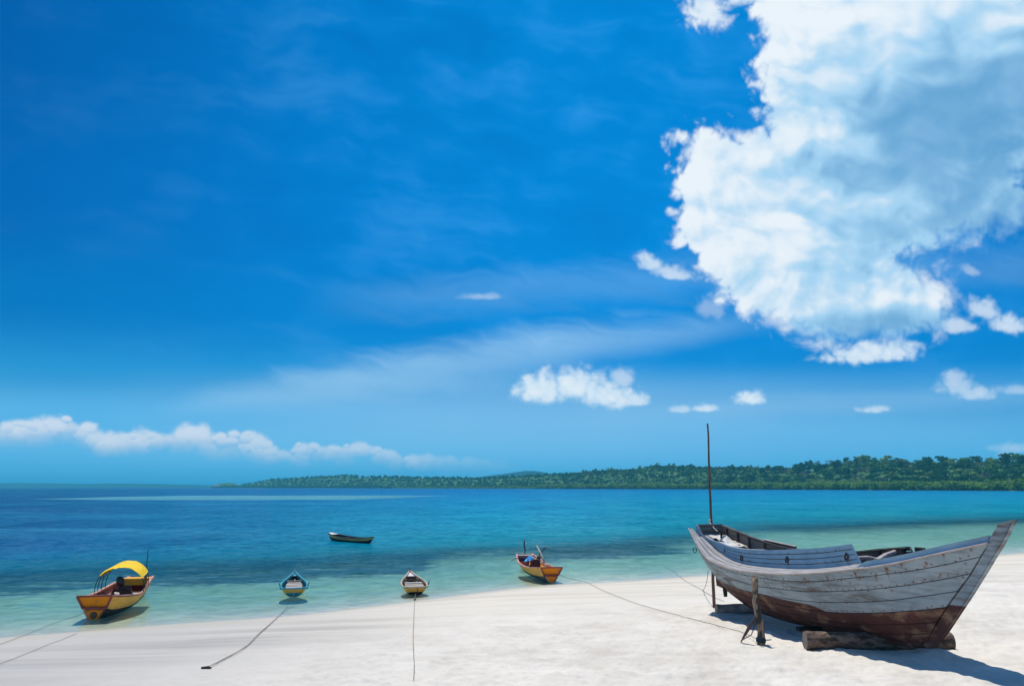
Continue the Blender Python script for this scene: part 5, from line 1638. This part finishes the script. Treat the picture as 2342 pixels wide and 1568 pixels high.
cen = np.array(local(ob, -.02, .745 * ob.L, .66))
V, Fq = sheet(np.stack([cen[0] + A_ + .0 * B_, cen[1] + B_, cen[2] + Z_], -1), np.array([0, 0, -.01]))
tag(mobj('tarpaulin', V, Fq, P['blue_sheet'], None, True), 'bright blue sheet bundled inside the orange ended boat', 'tarpaulin')
# two poles laid over the boat, and the stake in the water behind it
pA, pB = local(ob, .66, .16 * ob.L, .80), local(ob, .34, .98 * ob.L, 1.95)
k0 = np.array(pA); k1 = np.array([0, 0, CAM_H]) + ray(1227, 1246) * ((k0[1] + 3.2) / ray(1227, 1246)[1]); k0b = np.array([0, 0, CAM_H]) + ray(1245, 1284) * ((k0[1] + .9) / ray(1245, 1284)[1])
tag(MB().tube([tuple(k0b), tuple((k0b + k1) / 2 + np.array([.02, 0, .01])), tuple(k1)], [.055, .045, .03], 7).build('pole', P['stick'], None, True), 'pale pole slanting up out of the orange ended boat', 'pole')
k2 = np.array(local(ob, .18, .84 * ob.L, .90)); k3 = np.array(local(ob, .12, .20 * ob.L, .74))
tag(MB().tube([tuple(k2), tuple((k2 + k3) / 2), tuple(k3)], [.03, .035, .055], 7).build('oar', P['cream'], None, True), 'cream oar lying lengthwise inside the orange ended boat', 'oar')
rp = local(ob, .34, -.28, .52)
rope('rope', [local(ob, .30, .30, .78), local(ob, .33, -.26, .80), rp] + at_sand((1335, 1330), (1377, 1349), (1445, 1376.5), (1506, 1395.5), (1560, 1410), (1596, 1419.5), (1647, 1433), (1706, 1450), lift=.022) + [tuple(q0 + np.array([-.10, -.02, .16]))], .0085, P['drope'], 'long rope across the sand from the orange ended boat to the peeling prop post', 12, .006)
g = plane_at(1200, 1257, 0)
tag(MB().tube([(g[0], g[1], -1.2), (g[0] + .02, g[1], .1), (g[0] - .04, g[1], .35), (g[0] - .02, g[1], .74)], [.06, .06, .055, .045], 7, True, .06).build('stake', P['brown'], None, True), 'short brown stake standing in the water behind the orange ended boat', 'stake')

# ---------------- the two little boats in the middle: broad near end, pointed far end
def dinghy(name, loc, heading, sc_, label, side, bottom, rail, inside, boards, deckm, tb, extra):
    L_ = 3.35 * sc_
    b = Boat(name, loc, heading, L_, ([0, .05, .16, .32, .5, .7, .88, 1], np.array([.40, .505, .565, .57, .52, .37, .17, .03]) * sc_), ([0, .2, .5, .8, 1], np.array([.43, .44, .50, .62, .76]) * sc_), ([0, .08, .3, .7, .92, 1], np.array([.14, .03, .0, .0, .10, .34]) * sc_), .40, label, None, .10, .22)
    b.shell('hull_side', tb, 1.0, side, 40, 6, .03); b.shell('hull_bottom', 0, tb, bottom, 40, 6, .03)
    # rounded near end
    n_, m_ = 15, 8
    for nm, t0, t1, mt in (('bow_side', tb, 1.0, side), ('bow_bottom', 0.0, tb, bottom)):
        G = np.zeros((n_, m_, 3))
        for i, w in enumerate(np.linspace(-1, 1, n_)):
            for j, t_ in enumerate(np.linspace(t0, t1, m_)):
                e = b.pt(0.0, t_, 1); G[i, j] = (e[0] * w, e[1] - .17 * sc_ * (1 - abs(w) ** 2.2) * (t_ ** .7), e[2] + .015 * (1 - w * w))
        sheet_part(nm, G, (0, .03, 0), mt, b.o)
    w = np.linspace(-1, 1, 15); e = b.pt(0.0, 1.0, 1)
    bowline = [(float(e[0]) * x, float(e[1]) - .18 * sc_ * (1 - abs(x) ** 2.2), float(e[2]) + .02 + .015 * (1 - x * x)) for x in w]
    MB().tube(bowline, .035 * sc_, 7).build('bow_rail', rail, b.o, True)
    b.rail('gunwale', .042 * sc_, rail, 0, 1.0, .01, .0)
    b.floor(inside, .14)
    b.shell('inner_lining', .2, .95, inside, 30, 4, .012, -.038)
    for s_ in (.10, .18, .26, .34, .42, .50, .58, .66): b.rib('rib', s_, inside if extra != 'cream' else P['brown'], .2, .98, .04, .04 * sc_)
    for k_, (s_, z_) in enumerate(boards):
        b.board('floor_board', s_, z_ * sc_, P['board'] if k_ % 2 else P['cream'], .27 * sc_, .03, -.20 if extra == 'teal' else -.14, 0, 1.0)
    # little deck in the point, its post, and thole pins
    s_, w_ = np.meshgrid(np.linspace(.80 if extra == 'cream' else .88, .995, 10), np.linspace(-1, 1, 3), indexing='ij')
    G = b.pt(s_, .97 + 0 * s_, 1, .01); G[..., 0] *= w_
    sheet_part('end_deck', G, (0, 0, -.025), deckm, b.o)
    MB().tube([(0, L_ + .20 * sc_, .64 * sc_), (0, L_ + .22 * sc_, .88 * sc_)], [.05 * sc_, .042 * sc_], 7).build('stem_head', P['white'] if extra == 'teal' else P['pink'], b.o)
    for sd in ((1, -1) if extra == 'teal' else (1,)):
        p = b.pt(.13, 1.0, sd)
        MB().tube([tuple(p + np.array([0, 0, -.08])), tuple(p + np.array([sd * .03, .02, .08])), tuple(p + np.array([sd * .09, .03, .20]))], [.026, .024, .014], 6).build('thole_pin', P['oil'], b.o)
    return b


g = plane_at(668, 1361, 0)
tb_ = dinghy('rowing_boat', (g[0], g[1] + .25, -.17), -.255 , 1.0, 'small teal and yellow rowing boat afloat in the shallows', P['ochre'], P['cyan'], P['cyan'], P['teal'], ((.12, .405), (.22, .41), (.32, .43), (.42, .45), (.52, .47)), P['teal'], .40, 'teal')
tb_.board('rear_thwart', .68, .50, P['cream'], .10)
tb_.shell('rub_band', .93, 1.0, P['violet'], 40, 2, .02, .018)
rope('rope', [local(tb_, .02, 2.6, .55), local(tb_, .02, 2.2, .44), local(tb_, -.02, 1.8, .42)], .014, P['rope'], 'short pale rope hanging inside the teal rowing boat', 5, .01)
a0 = local(tb_, .12, -.14, .54)
rope('rope', [a0, tuple(plane_at(665, 1371, -.08))] + at_sand((654, 1391), (636.6, 1409), (611, 1432), (588, 1452.6), (562.5, 1478), (538, 1493), (514, 1506), (488, 1519), (476, 1525.5), lift=.016), .007, P['drope'], 'curved mooring rope from the teal rowing boat up the sand to a dark peg', 12, .004)
rope('rope', at_sand((672, 1386), (660, 1392), (640, 1408), (613, 1432), (590, 1452.6), (575, 1468), (542, 1493.5), (511, 1509), (486, 1523), lift=.016), .006, P['drope'], 'thin second strand lying along the curved mooring rope', 12, .004)
g = on_sand(473, 1528)
o = MB().box((0, 0, .02), (.20, .05, .035), .1).bar((-.13, 0, .02), (.05, .02, .04), .04, .035).build('mooring_peg', P['oil']); o.location = (g[0], g[1], g[2])
tag(o, 'small dark mooring peg half buried in the sand', 'peg')

g = on_sand(949, 1366)
cb = dinghy('rowing_boat', (g[0], g[1] + .25, float(gh(g[0], g[1])) - .02), -.20, .99, 'small cream and ochre rowing boat at the very edge of the sand', P['ochre'], P['black'], P['cream'], P['cream'], ((.11, .405), (.21, .41), (.31, .43), (.43, .46)), P['white'], .34, 'cream')
cb.board('locker_board', .60, .52, P['brown'], .06); MB().box((0, .79 * cb.L, .52), (.44, .03, .22)).build('end_bulkhead', P['brown'], cb.o)
MB().tube([(.06, -.255, .50), (.07, -.23, .30), (.06, -.12, .12)], .014, 5).build('stem_seam', P['brown'], cb.o)
a0 = local(cb, -.02, -.14, .20)
rope('rope', [a0] + at_sand((949, 1372), (947, 1399), (946, 1425), (945, 1450), (945.3, 1470), (945.7, 1488), (946.8, 1508), (947.5, 1527), (946.3, 1553), lift=.016), .0085, P['drope'], 'straight rope down the sand in front of the cream rowing boat', 14, .003)
g = on_sand(949, 1372)
tag(MB().ball(tuple(g + np.array([0, 0, .03])), (.06, .06, .05), 8, 6).build('rope_knot', P['oil'], None, True), 'dark knot on the rope just below the cream rowing boat', 'knot')

# ---------------- the rowing boat out on the bay
g0, g1 = plane_at(762, 1234.5, 0), plane_at(845, 1242, 0)
d_ = g0 - g1; L_ = float(np.linalg.norm(d_)) + .5
fb = Boat('rowing_boat', (g1[0] + .1, g1[1], -.12), math.atan2(d_[0], d_[1]), L_, ([0, .08, .25, .5, .75, .92, 1], [.05, .30, .55, .64, .55, .34, .20]), ([0, .12, .4, .7, .9, 1], [.66, .56, .47, .52, .64, .74]), ([0, .1, .5, .9, 1], [.20, .02, .0, .02, .16]), .42,
          'dull yellow and navy rowing boat drifting alone out on the bay', None, .45, .30)
fb.shell('hull_side', .52, 1.0, P['dull']); fb.shell('hull_bottom', 0, .52, P['navy'])
fb.rail('gunwale', .03, P['navy'], 0, 1); fb.floor(P['navy'], .2); fb.cap('transom', 1.0, P['white'], .03, .3, 1.0)
fb.shell('inner_lining', .3, .95, P['navy'], 30, 4, .012, -.04)
s_, w_ = np.meshgrid(np.linspace(.88, .995, 8), np.linspace(-1, 1, 3), indexing='ij'); G = fb.pt(s_, .99 + 0 * s_, 1, .0); G[..., 0] *= w_
sheet_part('end_deck', G + np.array([0, 0, .02]), (0, 0, -.02), P['white'], fb.o)
fb.board('thwart', .45, .36, P['brown'], .2); fb.board('thwart', .65, .40, P['brown'], .2)

# ---------------- ropes at the stern of the big boat
rope('rope', at_sand((1520, 1296), (1535, 1303), (1549.5, 1313.7), (1567, 1327), (1588, 1339), (1607.5, 1349.7), (1622, 1359), (1636, 1367), (1656, 1375), lift=.016), .008, P['drope'], 'dark rope running from the water past the tall pole behind the big boat', 5, .015)
qs = BO + bf * -9.6 - bn * .2 + np.array([0, 0, 1.75]); ge = on_sand(1607.5, 1349.7, .01)
rope('rope', [tuple(np.array([0, 0, CAM_H]) + ray(1619.8, 1303) * (28.1 / ray(1619.8, 1303)[1])), tuple(np.array([0, 0, CAM_H]) + ray(1617, 1325) * (29.0 / ray(1617, 1325)[1])), tuple(np.array([0, 0, CAM_H]) + ray(1612, 1343) * (31 / ray(1612, 1343)[1])), tuple(ge)], .010, P['drope'], 'slack rope hanging from the stern of the big grey boat', 6, .005)
rope('rope', [tuple(lash), tuple((lash + T_POST) / 2 - np.array([0, 0, .05])), tuple(T_POST)], .013, P['rope'], 'pale rope from the tall pole to the iron post on the stern deck', 6, .002)
rope('rope', [tuple(lash + np.array([.05 * math.cos(k_ * 1.3), .05 * math.sin(k_ * 1.3) - .01, -.14 + .022 * k_])) for k_ in range(12)], .012, P['rope'], 'pale lashing wound round the tall pole at the stern', 3, .001)
